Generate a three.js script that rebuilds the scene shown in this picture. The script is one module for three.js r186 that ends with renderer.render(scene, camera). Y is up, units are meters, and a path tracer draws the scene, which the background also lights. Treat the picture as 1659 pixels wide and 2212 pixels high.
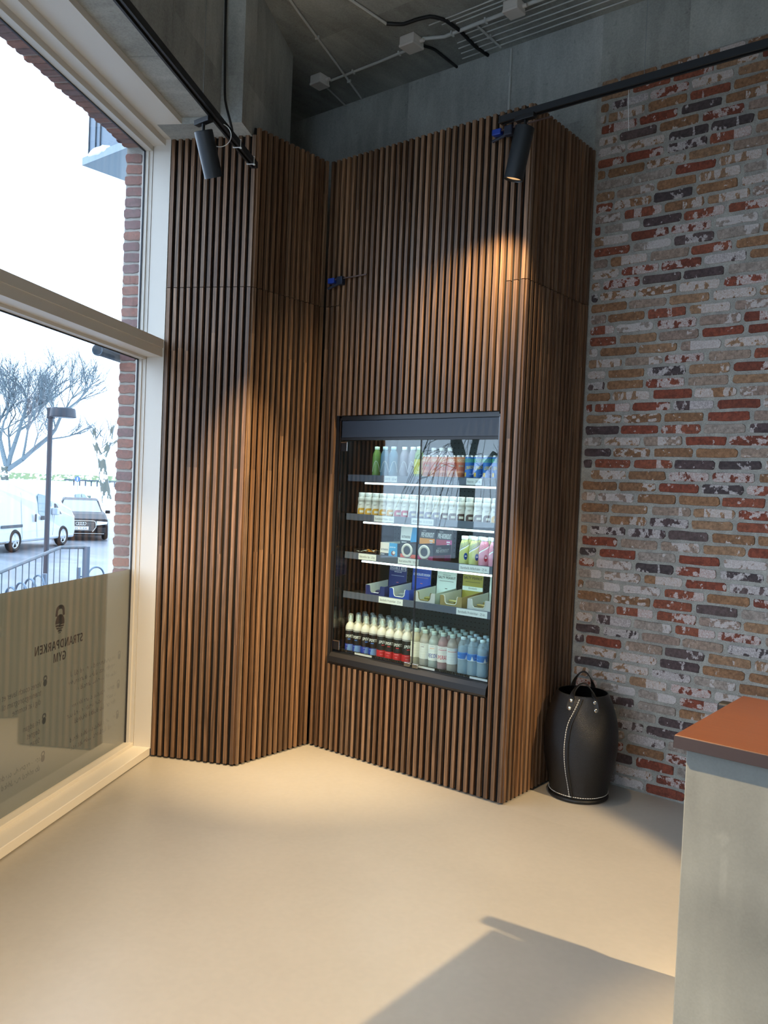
import * as THREE from 'three';
import { RoundedBoxGeometry } from 'three/addons/geometries/RoundedBoxGeometry.js';
import { mergeGeometries } from 'three/addons/utils/BufferGeometryUtils.js';
import { RectAreaLightUniformsLib } from 'three/addons/lights/RectAreaLightUniformsLib.js';

// ---------------------------------------------------------------- camera, sky, exposure
// World: x runs along the slatted back wall with the cooler, z comes out of it into the room, y up; metres.
const scene = new THREE.Scene();
const renderer = new THREE.WebGLRenderer({ antialias: true });
renderer.toneMapping = THREE.LinearToneMapping;
renderer.toneMappingExposure = 1.0;
renderer.shadowMap.enabled = true;
RectAreaLightUniformsLib.init();
const camera = new THREE.PerspectiveCamera(63.43, 1659 / 2212, 0.05, 2500);
camera.position.set(3.7329, 1.69, 3.9105);
camera.quaternion.setFromRotationMatrix(new THREE.Matrix4().makeBasis(
  new THREE.Vector3(0.7755, 0.0417, -0.63).normalize(), new THREE.Vector3(-0.0492, 0.9988, 0.0056).normalize(), new THREE.Vector3(0.6295, 0.0267, 0.7766).normalize()));
scene.add(camera);
scene.background = new THREE.Color().setRGB(3.1, 3.95, 5.1);   // even overcast winter sky
const WARM = new THREE.Color().setRGB(1.0, 0.72, 0.39), COOL = new THREE.Color().setRGB(0.86, 1.0, 1.0);
const SPOT = { r1: 10, l1: 48, r3: 74, l2: 100, l3: 30, led: 22 };

// ---------------------------------------------------------------- helpers
let seed = 12345;
const rnd = () => { seed = (seed + 0x6D2B79F5) | 0; let t = Math.imul(seed ^ (seed >>> 15), 1 | seed); t = (t + Math.imul(t ^ (t >>> 7), 61 | t)) ^ t; return ((t ^ (t >>> 14)) >>> 0) / 4294967296; };
const rr = (a, b) => a + (b - a) * rnd();
const pick = (a) => a[Math.floor(rnd() * a.length) % a.length];
const V = (x, y, z) => new THREE.Vector3(x, y, z);
const clamp = (x, a = 0, b = 1) => Math.min(b, Math.max(a, x));
const sstep = (a, b, x) => { x = clamp((x - a) / (b - a)); return x * x * (3 - 2 * x); };
const hash = (x, y) => { let n = Math.imul(x, 374761393) + Math.imul(y, 668265263) | 0; n = Math.imul(n ^ (n >>> 13), 1274126177); return ((n ^ (n >>> 16)) >>> 0) / 4294967296; };
function noise(x, y) {
  const i = Math.floor(x), j = Math.floor(y); let u = x - i, v = y - j; u = u * u * (3 - 2 * u); v = v * v * (3 - 2 * v);
  const a = hash(i, j), b = hash(i + 1, j), c = hash(i, j + 1), d = hash(i + 1, j + 1);
  return a + (b - a) * u + (c - a) * v + (a - b - c + d) * u * v;
}
const fbm = (x, y, o = 4) => { let s = 0, a = 0.5, n = 0; for (let k = 0; k < o; k++) { s += a * noise(x, y); n += a; x = x * 2.03 + 17.3; y = y * 2.03 + 9.1; a *= 0.5; } return s / n; };
const used = {};
const numbered = (n) => { const k = used[n] = (used[n] ?? -1) + 1; return k ? `${n}_${String(k).padStart(3, '0')}` : n; };
function tag(o, label, category, group, kind) {
  if (label) o.userData.label = label;
  if (category) o.userData.category = category;
  if (group) o.userData.group = group;
  if (kind) o.userData.kind = kind;
  return o;
}
function thing(name, label, category, pos = [0, 0, 0], turn = 0, group, kind) {
  const o = new THREE.Group(); o.name = numbered(name); o.position.set(...pos); o.rotation.y = turn; scene.add(o);
  return tag(o, label, category, group, kind);
}
function part(parent, name, geo, mat, pos, rot, label) {
  const m = new THREE.Mesh(geo, mat); m.name = parent === scene ? numbered(name) : name; m.castShadow = m.receiveShadow = true;
  if (pos) m.position.set(...pos);
  if (rot) m.rotation.set(...rot);
  if (label) m.userData.label = label;
  parent.add(m); return m;
}
const top = (name, geo, mat, label, category, pos, rot, group, kind) => tag(part(scene, name, geo, mat, pos, rot), label, category, group, kind);
function copyOf(o, name, label, pos, turn) {
  const c = o.clone(); c.name = numbered(name); c.userData = { ...o.userData, label }; scene.add(c);
  if (pos) c.position.set(...pos);
  if (turn !== undefined) c.rotation.y = turn;
  return c;
}
const ORD = ['first', 'second', 'third', 'fourth', 'fifth', 'sixth', 'seventh', 'eighth', 'ninth', 'tenth', 'eleventh', 'twelfth', 'thirteenth', 'fourteenth', 'fifteenth', 'sixteenth', 'seventeenth', 'eighteenth', 'nineteenth', 'twentieth'];
// geometry between two corners, uv in metres
function bx(x0, y0, z0, x1, y1, z1) {
  const g = new THREE.BoxGeometry(Math.abs(x1 - x0), Math.abs(y1 - y0), Math.abs(z1 - z0)); g.translate((x0 + x1) / 2, (y0 + y1) / 2, (z0 + z1) / 2);
  return uvBox(g);
}
function rbx(x0, y0, z0, x1, y1, z1, r = 0.004, s = 2) {
  const g = new RoundedBoxGeometry(Math.abs(x1 - x0), Math.abs(y1 - y0), Math.abs(z1 - z0), s, r); g.translate((x0 + x1) / 2, (y0 + y1) / 2, (z0 + z1) / 2);
  return uvBox(g);
}
function uvBox(g) {
  const p = g.attributes.position, n = g.attributes.normal, uv = g.attributes.uv;
  for (let i = 0; i < p.count; i++) {
    const ax = Math.abs(n.getX(i)), ay = Math.abs(n.getY(i)), az = Math.abs(n.getZ(i));
    if (ay >= ax && ay >= az) uv.setXY(i, p.getX(i), p.getZ(i)); else if (ax >= az) uv.setXY(i, p.getZ(i), p.getY(i)); else uv.setXY(i, p.getX(i), p.getY(i));
  }
  return g;
}
function plain(g) { const h = g.index ? g.toNonIndexed() : g; for (const k of Object.keys(h.attributes)) if (!['position', 'normal', 'uv'].includes(k)) h.deleteAttribute(k); return h; }
const merge = (l) => mergeGeometries(l.map(plain));
const cyl = (r0, r1, h, s = 20, open = false) => new THREE.CylinderGeometry(r1, r0, h, s, 1, open).translate(0, h / 2, 0);   // base at y = 0; r0 below
const lathe = (pts, s = 24) => new THREE.LatheGeometry(pts.map(([r, y]) => new THREE.Vector2(r, y)), s);
function tube(pts, r, s = 6, seg) { const c = new THREE.CatmullRomCurve3(pts.map((p) => V(...p)), false, 'catmullrom', 0.2); return new THREE.TubeGeometry(c, seg ?? Math.max(2, (pts.length - 1) * 6), r, s, false); }
function rod(a, b, r, s = 8, r2 = r) {
  const A = V(...a), d = V(...b).sub(A), g = new THREE.CylinderGeometry(r2, r, d.length(), s, 1).translate(0, d.length() / 2, 0);
  g.applyQuaternion(new THREE.Quaternion().setFromUnitVectors(V(0, 1, 0), d.normalize())).translate(A.x, A.y, A.z); return g;
}
function extr(pts, depth, bevel = 0, holes = []) {
  const s = new THREE.Shape(pts.map(([x, y]) => new THREE.Vector2(x, y)));
  for (const h of holes) s.holes.push(new THREE.Path(h.map(([x, y]) => new THREE.Vector2(x, y))));
  return new THREE.ExtrudeGeometry(s, { depth, bevelEnabled: bevel > 0, bevelSize: bevel, bevelThickness: bevel, bevelSegments: 2, steps: 1, curveSegments: 8 });
}
// textures
function dataTex(w, h, f, srgb = true, rep = true) {
  const a = new Uint8Array(w * h * 4); let k = 0;
  for (let y = 0; y < h; y++) for (let x = 0; x < w; x++) { const c = f(x, y); a[k++] = clamp(c[0]) * 255; a[k++] = clamp(c[1]) * 255; a[k++] = clamp(c[2]) * 255; a[k++] = 255; }
  const t = new THREE.DataTexture(a, w, h); t.magFilter = THREE.LinearFilter; t.minFilter = THREE.LinearMipmapLinearFilter; t.generateMipmaps = true; if (srgb) t.colorSpace = THREE.SRGBColorSpace;
  if (rep) t.wrapS = t.wrapT = THREE.RepeatWrapping;
  t.needsUpdate = true; return t;
}
function canvasTex(w, h, draw) {
  const c = document.createElement('canvas'); c.width = w; c.height = h; const g = c.getContext('2d'); draw(g, w, h);
  const t = new THREE.CanvasTexture(c); t.colorSpace = THREE.SRGBColorSpace; t.anisotropy = 8; return t;
}
const rep = (t, x, y) => { const c = t.clone(); c.repeat.set(x, y); c.needsUpdate = true; return c; };
const std = (color, roughness = 0.6, o = {}) => new THREE.MeshStandardMaterial({ color, roughness, ...o });
const phy = (color, roughness = 0.5, o = {}) => new THREE.MeshPhysicalMaterial({ color, roughness, ...o });

// ---------------------------------------------------------------- materials
const woodTex = dataTex(512, 2048, (x, y) => {          // smoked oak, 0.4 m by 3 m, grain upright
  const u = x / 512 * 0.4, v = y / 2048 * 3;
  const bend = fbm(u * 14, v * 1.3, 3) * 0.055, ring = (u + bend) * 130, r = 0.5 + 0.5 * Math.sin(ring * 2 + 3 * noise(u * 30, v * 3));
  const fine = noise(u * 900, v * 14), pore = noise(u * 1400 + 50, v * 9) > 0.78 ? 1 : 0, tone = fbm(u * 9 + 40, v * 0.5 + 3, 2);
  const k = 0.74 + 0.26 * r * r + 0.16 * (fine - 0.5) - 0.2 * pore * (0.4 + 0.6 * r) + 0.42 * (tone - 0.5);
  return [0.575 * k, 0.447 * k + 0.004, 0.335 * k + 0.006];
});
const grey = (w, h, f) => dataTex(w, h, (x, y) => { const k = f(x, y); return [k, k, k]; }, false);
const concTex = dataTex(1024, 1024, (x, y) => {           // cast concrete, 2 m by 2 m
  const u = x / 1024, v = y / 1024, k = 0.72 + 0.26 * (fbm(u * 5, v * 5, 4) - 0.5) + 0.12 * (fbm(u * 40, v * 7, 3) - 0.5) + 0.07 * (noise(u * 300, v * 300) - 0.5) - (noise(u * 90, v * 90) > 0.93 ? 0.06 : 0);
  return [k * 0.985, k, k * 0.985];
});
concTex.repeat.set(0.5, 0.5);
const counterTex = dataTex(1024, 1024, (x, y) => {        // trowelled fine concrete of the counter, 1.2 m square
  const u = x / 1024, v = y / 1024; let k = 0.62 + 0.2 * (fbm(u * 4 + 3, v * 4, 4) - 0.5) + 0.1 * (fbm(u * 18, v * 2.5 + 6, 3) - 0.5) + 0.025 * (noise(u * 260, v * 260) - 0.5);
  k += 0.05 * (1 - sstep(0.01, 0.026, Math.abs(u - 0.09) + Math.abs(v - 0.66) * 0.8 + 0.008 * noise(u * 90, v * 90)));
  k += 0.035 * (1 - sstep(0.004, 0.012, Math.abs(u - 0.095))) * sstep(0.51, 0.54, v) * (1 - sstep(0.61, 0.64, v));
  return [k * 0.97, k, k * 0.975];
});
counterTex.repeat.set(1 / 1.2, 1 / 1.2);
const floorTex = dataTex(1024, 1024, (x, y) => {          // poured floor, 4 m square
  const u = x / 1024, v = y / 1024, k = 0.985 + 0.05 * (fbm(u * 9, v * 9, 4) - 0.5) + 0.02 * (noise(u * 220, v * 220) - 0.5);
  return [0.68 * k, 0.655 * k, 0.61 * k];
});
floorTex.repeat.set(0.25, 0.25);
const floorRough = grey(512, 512, (x, y) => 0.40 + 0.22 * (fbm(x / 60, y / 60, 4) - 0.5)); floorRough.repeat.set(0.4, 0.4);
const fineBump = grey(512, 512, (x, y) => 0.5 * noise(x / 3, y / 3) + 0.5 * fbm(x / 22, y / 22, 3)); fineBump.repeat.set(2, 2);
const mortarTex = dataTex(512, 512, (x, y) => { const k = 0.61 + 0.16 * (fbm(x / 40, y / 40, 4) - 0.5) + 0.12 * (noise(x / 2.2, y / 2.2) - 0.5); return [k, k * 0.985, k * 0.93]; });
mortarTex.repeat.set(1.6, 1.6);
const snowTex = dataTex(512, 512, (x, y) => { const u = x / 512, v = y / 512, g = sstep(0.62, 0.72, fbm(u * 9, v * 30, 4)); return [0.93 - 0.38 * g, 0.95 - 0.34 * g, 0.97 - 0.42 * g]; });
const roadTex = dataTex(512, 512, (x, y) => { const u = x / 512, v = y / 512, k = 0.42 + 0.2 * (fbm(u * 6, v * 14, 4) - 0.5) + 0.05 * (noise(x / 2, y / 2) - 0.5); return [k * 0.93, k, k * 1.08]; });
const bankTex = dataTex(512, 64, (x, y) => { const k = fbm(x / 14, y / 8, 4), s = sstep(0.5, 0.6, k); return [0.45 + 0.45 * s, 0.52 + 0.4 * s, 0.38 + 0.55 * s]; });
const pebble = grey(512, 512, (x, y) => { let m = 1; const px = x / 16, py = y / 16, i = Math.floor(px), j = Math.floor(py); for (let a = -1; a < 2; a++) for (let b = -1; b < 2; b++) { const cx = i + a, cy = j + b, wx = (cx + 32) % 32, wy = (cy + 32) % 32; const dx = cx + hash(wx, wy) - px, dy = cy + hash(wx + 77, wy) - py; m = Math.min(m, Math.hypot(dx, dy)); } return 1 - m; });
const perfTex = canvasTex(256, 256, (g) => { g.fillStyle = '#4c5c60'; g.fillRect(0, 0, 256, 256); g.fillStyle = '#0c1012'; for (let i = 0; i < 4; i++) for (let j = 0; j < 4; j++) { g.beginPath(); g.arc(32 + i * 64, 32 + j * 64, 8, 0, 7); g.fill(); } });
perfTex.wrapS = perfTex.wrapT = THREE.RepeatWrapping; perfTex.repeat.set(8, 8);

const M = {
  wood: std(0xffffff, 0.5, { map: woodTex }),
  felt: std(0x0d0d0f, 0.95),
  floor: std(0xffffff, 0.9, { map: floorTex, roughnessMap: floorRough }),
  conc: std(0xf4f2ec, 0.9, { map: concTex }),
  concDark: std(0xe2e0d8, 0.92, { map: concTex }),
  counter: std(0xbcb9b4, 0.6, { map: counterTex }),
  plaster: std(0xb9b4aa, 0.9),
  frame: std(0xdcd6cb, 0.42),
  bead: std(0xd5cfc4, 0.45),
  gasket: std(0x23262b, 0.6),
  glass: phy(0xffffff, 0.0, { transmission: 1, thickness: 0, ior: 1.52 }),
  doorGlass: phy(0xf4fbf9, 0.0, { transmission: 1, thickness: 0, ior: 1.55 }),
  mortar: std(0xffffff, 0.95, { map: mortarTex, bumpMap: fineBump, bumpScale: 0.002 }),
  black: std(0x141517, 0.45),
  blackMatt: std(0x17181a, 0.75),
  track: std(0x16191c, 0.5),
  lampBody: std(0x1b2024, 0.42),
  lens: std(0x2a2218, 0.4, { emissive: 0xffc98a, emissiveIntensity: 0.9 }),
  led: std(0xffffff, 0.4, { emissive: 0xf2fbff, emissiveIntensity: 2.4 }),
  slate: std(0x2b333d, 0.5),
  rail: std(0x5a6070, 0.45),
  cooler: std(0x14181a, 0.35),
  coolerSide: phy(0x10161a, 0.08, { clearcoat: 0.6, clearcoatRoughness: 0.05 }),
  perf: std(0xffffff, 0.55, { map: perfTex }),
  chrome: std(0xc8c6c0, 0.22, { metalness: 1 }),
  zinc: std(0x9aa3a8, 0.4, { metalness: 0.9 }),
  leather: std(0x0f0f10, 0.36, { bumpMap: pebble, bumpScale: 0.0016 }),
  strap: std(0x15130f, 0.55),
  thread: std(0xe6e3da, 0.7),
  tie: std(0xdcdcd6, 0.5),
  conduit: std(0xcfd0c9, 0.55),
  jbox: std(0xdcd4c8, 0.6),
  cable: std(0x1a1b1c, 0.55),
  blue: std(0x1f3f9a, 0.4),
  snow: std(0xffffff, 0.9, { map: snowTex }),
};

// ---------------------------------------------------------------- plan of the place
const P1 = [-0.4989, 0, 0.8693], P2 = [0, 0, 0.6235], P4 = [1.4751, 0, 0], P5 = [1.4751, 0, -0.7677];
const TW = -1.0528, TA = 0.4577;                    // turn of the window wall and of the slanted column cladding
const H = 3.7807, HA = 3.736, JOINT = 2.852, CEIL = 4.6;
const wl = (t, y, o) => [P1[0] + 0.4951 * t - 0.8688 * o, y, P1[2] + 0.8688 * t + 0.4951 * o];   // along the window, height, outward

// floor, ceiling and the concrete shell
function polySlab(pts, y0, y1) {
  const g = new THREE.ExtrudeGeometry(new THREE.Shape(pts.map(([x, z]) => new THREE.Vector2(x, z))), { depth: y1 - y0, bevelEnabled: false });
  g.rotateX(Math.PI / 2); g.translate(0, y1, 0); g.computeVertexNormals(); return uvBox(g);
}
const far = wl(9.2, 0, 0), far2 = wl(9.2, 0, -0.1);
const plan = [[wl(-2.2, 0, 0.05)[0], wl(-2.2, 0, 0.05)[2]], [7.2, -0.95], [7.2, 9.4], [far[0] + 0.5, 9.4], [far[0], far[2]]];
top('floor', polySlab(plan, -0.25, 0), M.floor, 'smooth poured beige floor of the room', 'floor', null, null, null, 'structure');
top('ceiling', polySlab(plan, CEIL, CEIL + 0.3), M.concDark, 'dark bare concrete ceiling slab', 'ceiling', null, null, null, 'structure');

// the brick wall on the right and the bare concrete wall that goes on behind the slatted box
const ATLAS = { cols: 8, rows: 32, n: 0 };
const brickKinds = [];
for (let k = 0; k < 256; k++) {
  const out = k >= 208, q = rnd();
  const base = out ? pick([[0.46, 0.27, 0.24], [0.42, 0.25, 0.24], [0.5, 0.3, 0.25], [0.4, 0.27, 0.28]])
    : q < 0.34 ? pick([[0.58, 0.43, 0.31], [0.54, 0.4, 0.29], [0.6, 0.47, 0.36]]) : q < 0.6 ? pick([[0.51, 0.27, 0.2], [0.46, 0.25, 0.19], [0.54, 0.31, 0.23]]) : q < 0.76 ? pick([[0.33, 0.27, 0.27], [0.37, 0.31, 0.3], [0.3, 0.26, 0.26]]) : pick([[0.6, 0.52, 0.46], [0.58, 0.5, 0.45], [0.61, 0.56, 0.52]]);
  brickKinds.push({ base, lime: out ? 0 : rnd() < 0.46 ? rr(0.38, 0.78) : rr(0, 0.2), sx: rr(0, 90), sy: rr(0, 90), cut: rnd() < 0.3 ? rr(0.25, 0.75) : -1, streak: rr(4, 16) });
}
const brickTex = dataTex(2048, 2048, (X, Y) => {
  const tx = X >> 8, ty = Y >> 6, b = brickKinds[ty * 8 + tx], x = X & 255, y = Y & 63, u = x / 64 + b.sx, v = y / 64 + b.sy;
  const t = fbm(u * 5, v * 5, 3), g = noise(u * 34, v * 34), k = 0.96 + 0.42 * (t - 0.5) + 0.2 * (g - 0.5);
  let c = [b.base[0] * k, b.base[1] * k, b.base[2] * k];
  if (b.lime > 0) {
    let m = fbm(u * 2.3 + 40, v * b.streak * 0.22 + 7, 4) + 0.12 * (noise(u * 22, v * 22) - 0.5);
    if (b.cut > 0) m += (x / 256 > b.cut ? 0.22 : -0.22);
    const s = sstep(0.02, 0.06, m - (0.78 - b.lime * 0.62)) * (0.6 + 0.4 * noise(u * 14 + 5, v * 14));
    const w = 0.79 + 0.12 * (noise(u * 40, v * 40) - 0.5); c = [c[0] + (w * 0.99 - c[0]) * s, c[1] + (w * 0.955 - c[1]) * s, c[2] + (w * 0.94 - c[2]) * s];
    const e = Math.min(x, 255 - x, (y) * 1.2, (63 - y) * 1.2) / 64 + 0.1 * (fbm(u * 9, v * 9, 3) - 0.5), q = 1 - sstep(0.03, 0.09, e);   // smears of mortar along the brick edges
    c = [c[0] + (0.61 - c[0]) * q * 0.7, c[1] + (0.60 - c[1]) * q * 0.7, c[2] + (0.57 - c[2]) * q * 0.7];
  }
  return c;
}, true, false);
const brickBump = grey(512, 512, (x, y) => 0.6 * fbm(x / 9, y / 9, 4) + 0.4 * noise(x / 2, y / 2));
M.brick = std(0xffffff, 0.92, { map: brickTex, bumpMap: brickBump, bumpScale: 0.0025 });
function brickGeo(w, h, tile, proud, back = -0.004, jag = 0.0028) {     // worn brick face with rounded corners, front at z = proud
  const pts = [], r = Math.min(0.013, w * 0.3), n = 3, ph = rr(0, 6);
  const add = (x, y) => pts.push([x + rr(-jag, jag), y + rr(-jag, jag)]);
  const side = (x0, y0, x1, y1, k) => { for (let i = 1; i < k; i++) add(x0 + (x1 - x0) * i / k, y0 + (y1 - y0) * i / k); };
  const W2 = w / 2, H2 = h / 2;
  add(W2 - r, -H2); add(W2 - r * 0.3, -H2 + r * 0.3); add(W2, -H2 + r); add(W2, H2 - r); add(W2 - r * 0.3, H2 - r * 0.3); add(W2 - r, H2);
  if (w > 0.08) side(W2 - r, H2, -W2 + r, H2, 3);
  add(-W2 + r, H2); add(-W2 + r * 0.3, H2 - r * 0.3); add(-W2, H2 - r); add(-W2, -H2 + r); add(-W2 + r * 0.3, -H2 + r * 0.3); add(-W2 + r, -H2);
  if (w > 0.08) side(-W2 + r, -H2, W2 - r, -H2, 3);
  const m = pts.length, pos = [], uv = [], tx = tile % 8, ty = tile >> 3;
  const U = (x, y) => [(tx + 0.02 + 0.96 * clamp((x + 0.114) / 0.228)) / 8, (ty + 0.04 + 0.92 * clamp((y + 0.03) / 0.06)) / 32];
  const push = (p) => { pos.push(...p); uv.push(...U(p[0], p[1])); };
  const F = pts.map(([x, y]) => [x - Math.sign(x) * Math.min(0.003, Math.abs(x)), y - Math.sign(y) * Math.min(0.003, Math.abs(y)), proud]), B = pts.map(([x, y]) => [x, y, back]);
  for (let i = 0; i < m; i++) { const j = (i + 1) % m; push([0, 0, proud]); push(F[i]); push(F[j]); push(B[i]); push(B[j]); push(F[j]); push(B[i]); push(F[j]); push(F[i]); }
  const g = new THREE.BufferGeometry(); g.setAttribute('position', new THREE.Float32BufferAttribute(pos, 3)); g.setAttribute('uv', new THREE.Float32BufferAttribute(uv, 2)); g.computeVertexNormals(); return g;
}
const wallRight = thing('wall_right', 'old reclaimed brick wall with white paint remains', 'wall', [0, 0, -0.7677], 0, null, 'structure');
{
  part(wallRight, 'mortar', bx(1.46, 0, -0.2, 7.3, 4.195, 0), M.mortar);
  part(wallRight, 'concrete_lintel', bx(1.4751, 4.195, -0.2, 7.3, CEIL + 0.05, -0.008), M.concDark);
  const cand = [];
  for (let c = 0; c < 63; c++) {
    const y = 0.005 + 0.0333 + c * 0.06655, sh = [0, 0.121, 0.06, 0.18][(c * 3 + (c >> 2)) % 4] + rr(-0.015, 0.015);
    for (let k = -1; k < 24; k++) {
      let x0 = 1.487 + k * 0.24 - sh + rr(-0.004, 0.004), x1 = x0 + 0.226; if (x1 < 1.52) continue; x0 = Math.max(x0, 1.487); if (x0 > 6.9 || x1 - x0 < 0.02) continue;
      const limit = y > 3.6 ? 2.45 : y < 1.0 ? 2.66 - 0.55 * clamp((0.9 - y) / 0.9) : 2.6;
      cand.push({ x: (x0 + x1) / 2, y, w: x1 - x0, seen: x0 < limit - 0.02 ? Math.min(x1, limit) - x0 : -x0 });
    }
  }
  cand.sort((a, b) => b.seen - a.seen);
  const rest = [];
  cand.forEach((b, i) => {
    const g = brickGeo(b.w - 0.002, rr(0.0495, 0.0545), Math.floor(rr(0, 208)), rr(0.003, 0.0075));
    if (i < 300) part(wallRight, 'brick', g, M.brick, [b.x, b.y, 0]); else rest.push(g.translate(b.x, b.y, 0));
  });
  const r = part(wallRight, 'more_bricks', mergeGeometries(rest), M.brick); r.userData.kind = 'stuff';
}
top('wall_back', bx(-1.9, 0, -0.98, 1.4751, CEIL + 0.05, -0.7757), M.conc, 'dark bare concrete wall above the slatted back wall', 'wall', null, null, null, 'structure');
top('wall_side', bx(7.0, 0, -1, 7.25, CEIL + 0.05, 9.4), M.plaster, 'plain wall at the far right side behind the counter', 'wall', null, null, null, 'structure');
{ const o = thing('wall_front', 'wall with tall windows behind the viewer', 'wall', [0, 0, 0], 0, null, 'structure');
  part(o, 'wall_panel', merge([bx(3.3, 0, 8.3, 7.25, 0.5, 8.55), bx(3.3, 3.7, 8.3, 7.25, CEIL + 0.05, 8.55), bx(3.3, 0.5, 8.3, 3.8, 3.7, 8.55), bx(6.9, 0.5, 8.3, 7.25, 3.7, 8.55)]), M.plaster);
  part(o, 'window_frame', merge([bx(3.8, 0.5, 8.4, 6.9, 0.56, 8.48), bx(3.8, 3.64, 8.4, 6.9, 3.7, 8.48), bx(3.8, 0.5, 8.4, 3.86, 3.7, 8.48), bx(6.84, 0.5, 8.4, 6.9, 3.7, 8.48), bx(5.32, 0.5, 8.4, 5.38, 3.7, 8.48)]), M.frame);
  part(o, 'pane', bx(3.86, 0.56, 8.44, 5.32, 3.64, 8.444), M.glass); part(o, 'pane', bx(5.38, 0.56, 8.44, 6.84, 3.64, 8.444), M.glass); }

// ---------------------------------------------------------------- slatted oak cladding
const slatCache = {};
function slatGeo(h, variant, w = 0.0215, d = 0.022) {                // front face at z = 0, goes back to z = -d; every variant is cut elsewhere from the board
  const key = `${h.toFixed(3)}_${variant}_${w}`;
  if (!slatCache[key]) {
    const g = new THREE.BoxGeometry(w, h, d); g.translate(0, h / 2, -d / 2);
    const p = g.attributes.position, n = g.attributes.normal, uv = g.attributes.uv, u0 = hash(variant, 5), v0 = hash(variant, 9);
    for (let i = 0; i < p.count; i++) uv.setXY(i, u0 + (Math.abs(n.getX(i)) > 0.5 ? p.getZ(i) + 0.04 * n.getX(i) : p.getX(i)) / 0.4, v0 + (p.getY(i) + (Math.abs(n.getY(i)) > 0.5 ? p.getZ(i) : 0)) / 3);
    slatCache[key] = g;
  }
  return slatCache[key];
}
const woods = [0xffffff, 0xf2ece6, 0xe6ddd4, 0xfff6ec, 0xdccfc2].map((c) => std(c, 0.5, { map: woodTex }));
function cladding(name, label, pos, turn, len, n, pieces, backing) {   // pieces(i) -> [[y0, y1], ...]
  const o = thing(name, label, 'wall', pos, turn, null, 'structure'), pitch = len / n;
  for (const b of backing) part(o, 'backing_board', bx(b[0], b[1], -0.034, b[2], b[3], -0.0215), M.felt);
  for (let i = 0; i < n; i++) for (const [y0, y1] of pieces(i)) part(o, 'slat', slatGeo(y1 - y0, Math.floor(rnd() * 14)), pick(woods), [(i + 0.5) * pitch, y0, 0]);
  return o;
}
const two = (yTop) => () => [[0.012, JOINT - 0.002], [JOINT + 0.002, yTop]];
cladding('wall_slats_column', 'oak slat cladding on the slanted column face beside the window', P1, TA, 0.5562, 13, two(HA), [[0.002, 0.004, 0.553, HA]]);
cladding('wall_slats_left', 'oak slat cladding on the left return running into the inner corner', [P2[0], 0, P2[2]], Math.PI / 2, 0.6235, 14, two(H), [[0.002, 0.004, 0.602, H]]);
const OPEN = { x0: 0.147, x1: 1.345, y0: 0.566, y1: 2.15 };
cladding('wall_slats_back', 'oak slat cladding on the back wall around the drinks cooler', [0, 0, 0], 0, P4[0], 33, (i) => {
  const x = (i + 0.5) * P4[0] / 33;
  if (x > OPEN.x0 + 0.004 && x < OPEN.x1 - 0.004) return [[0.012, OPEN.y0 - 0.004], [OPEN.y1, H]];
  return [[0.012, JOINT - 0.002], [JOINT + 0.002, H]];
}, [[0, 0.004, OPEN.x0, H], [OPEN.x1, 0.004, P4[0] - 0.023, H], [OPEN.x0, 0.004, OPEN.x1, OPEN.y0], [OPEN.x0, OPEN.y1, OPEN.x1, H]]);
cladding('wall_slats_right', 'oak slat cladding on the right return meeting the brick wall', P4, Math.PI / 2, 0.766, 17, two(H), [[0.023, 0.004, 0.764, H]]);

// ---------------------------------------------------------------- concrete column and beam above the window
const win = (name, label, cat, kind = 'structure') => thing(name, label, cat, P1, TW, null, kind);
const beam = win('trim_1', 'bare concrete downstand beam running above the window', 'beam');
for (const [a, b] of [[0.2, 0.86], [0.864, 1.72], [1.724, 2.9], [2.904, 9.2]]) part(beam, 'cast_segment', bx(a, 3.772, -0.385, b, CEIL + 0.05, -0.155), M.conc);
top('trim_2', bx(-0.75, HA, -0.515, 0.198, CEIL + 0.05, -0.006), M.conc, 'bare concrete column head standing over the slanted slats', 'column', P1, [0, TW, 0], null, 'structure');

// ---------------------------------------------------------------- window
const WT = 3.3;
const wd = win('window_1', 'tall white framed shop window with frosted film below', 'window');
part(wd, 'sill', rbx(-0.005, 0.006, 0.0, WT, 0.056, 0.16, 0.004), M.frame);
part(wd, 'jamb', bx(-0.03, 0.05, -0.004, 0.0, 3.74, 0.1055), M.frame);
part(wd, 'glazing_bead', bx(-0.03, 0.056, 0.1075, 0.004, 3.70, 0.131), M.bead);
part(wd, 'casement', bx(-0.03, 0.056, 0.131, 0.012, 3.70, 0.168), M.bead);
part(wd, 'gasket', bx(0.012, 0.078, 0.15, 0.017, 3.665, 0.16), M.gasket);
part(wd, 'bottom_rail', rbx(0, 0.054, 0.1075, WT, 0.078, 0.165, 0.003), M.bead);
part(wd, 'transom', merge([bx(0, 2.489, 0.0, WT, 2.54, 0.15), bx(0, 2.436, 0.005, WT, 2.489, 0.15)]), M.frame);
part(wd, 'transom_bead', bx(0, 2.42, 0.1075, WT, 2.437, 0.165), M.bead);
part(wd, 'transom_gasket', bx(0, 2.414, 0.15, WT, 2.421, 0.16), M.gasket);
part(wd, 'top_rail', bx(0, 3.668, 0.1075, WT, 3.70, 0.165), M.bead);
part(wd, 'top_gasket', bx(0, 3.662, 0.15, WT, 3.669, 0.16), M.gasket);
part(wd, 'head_lining', bx(-0.02, 3.70, 0.03, WT, 3.736, 0.165), M.frame);
part(wd, 'reveal_board', bx(-0.08, 3.737, -0.155, WT, 3.772, 0.165), M.frame);
part(wd, 'mullion', bx(WT, 0.006, 0, WT + 0.11, 3.74, 0.165), M.frame);
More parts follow.
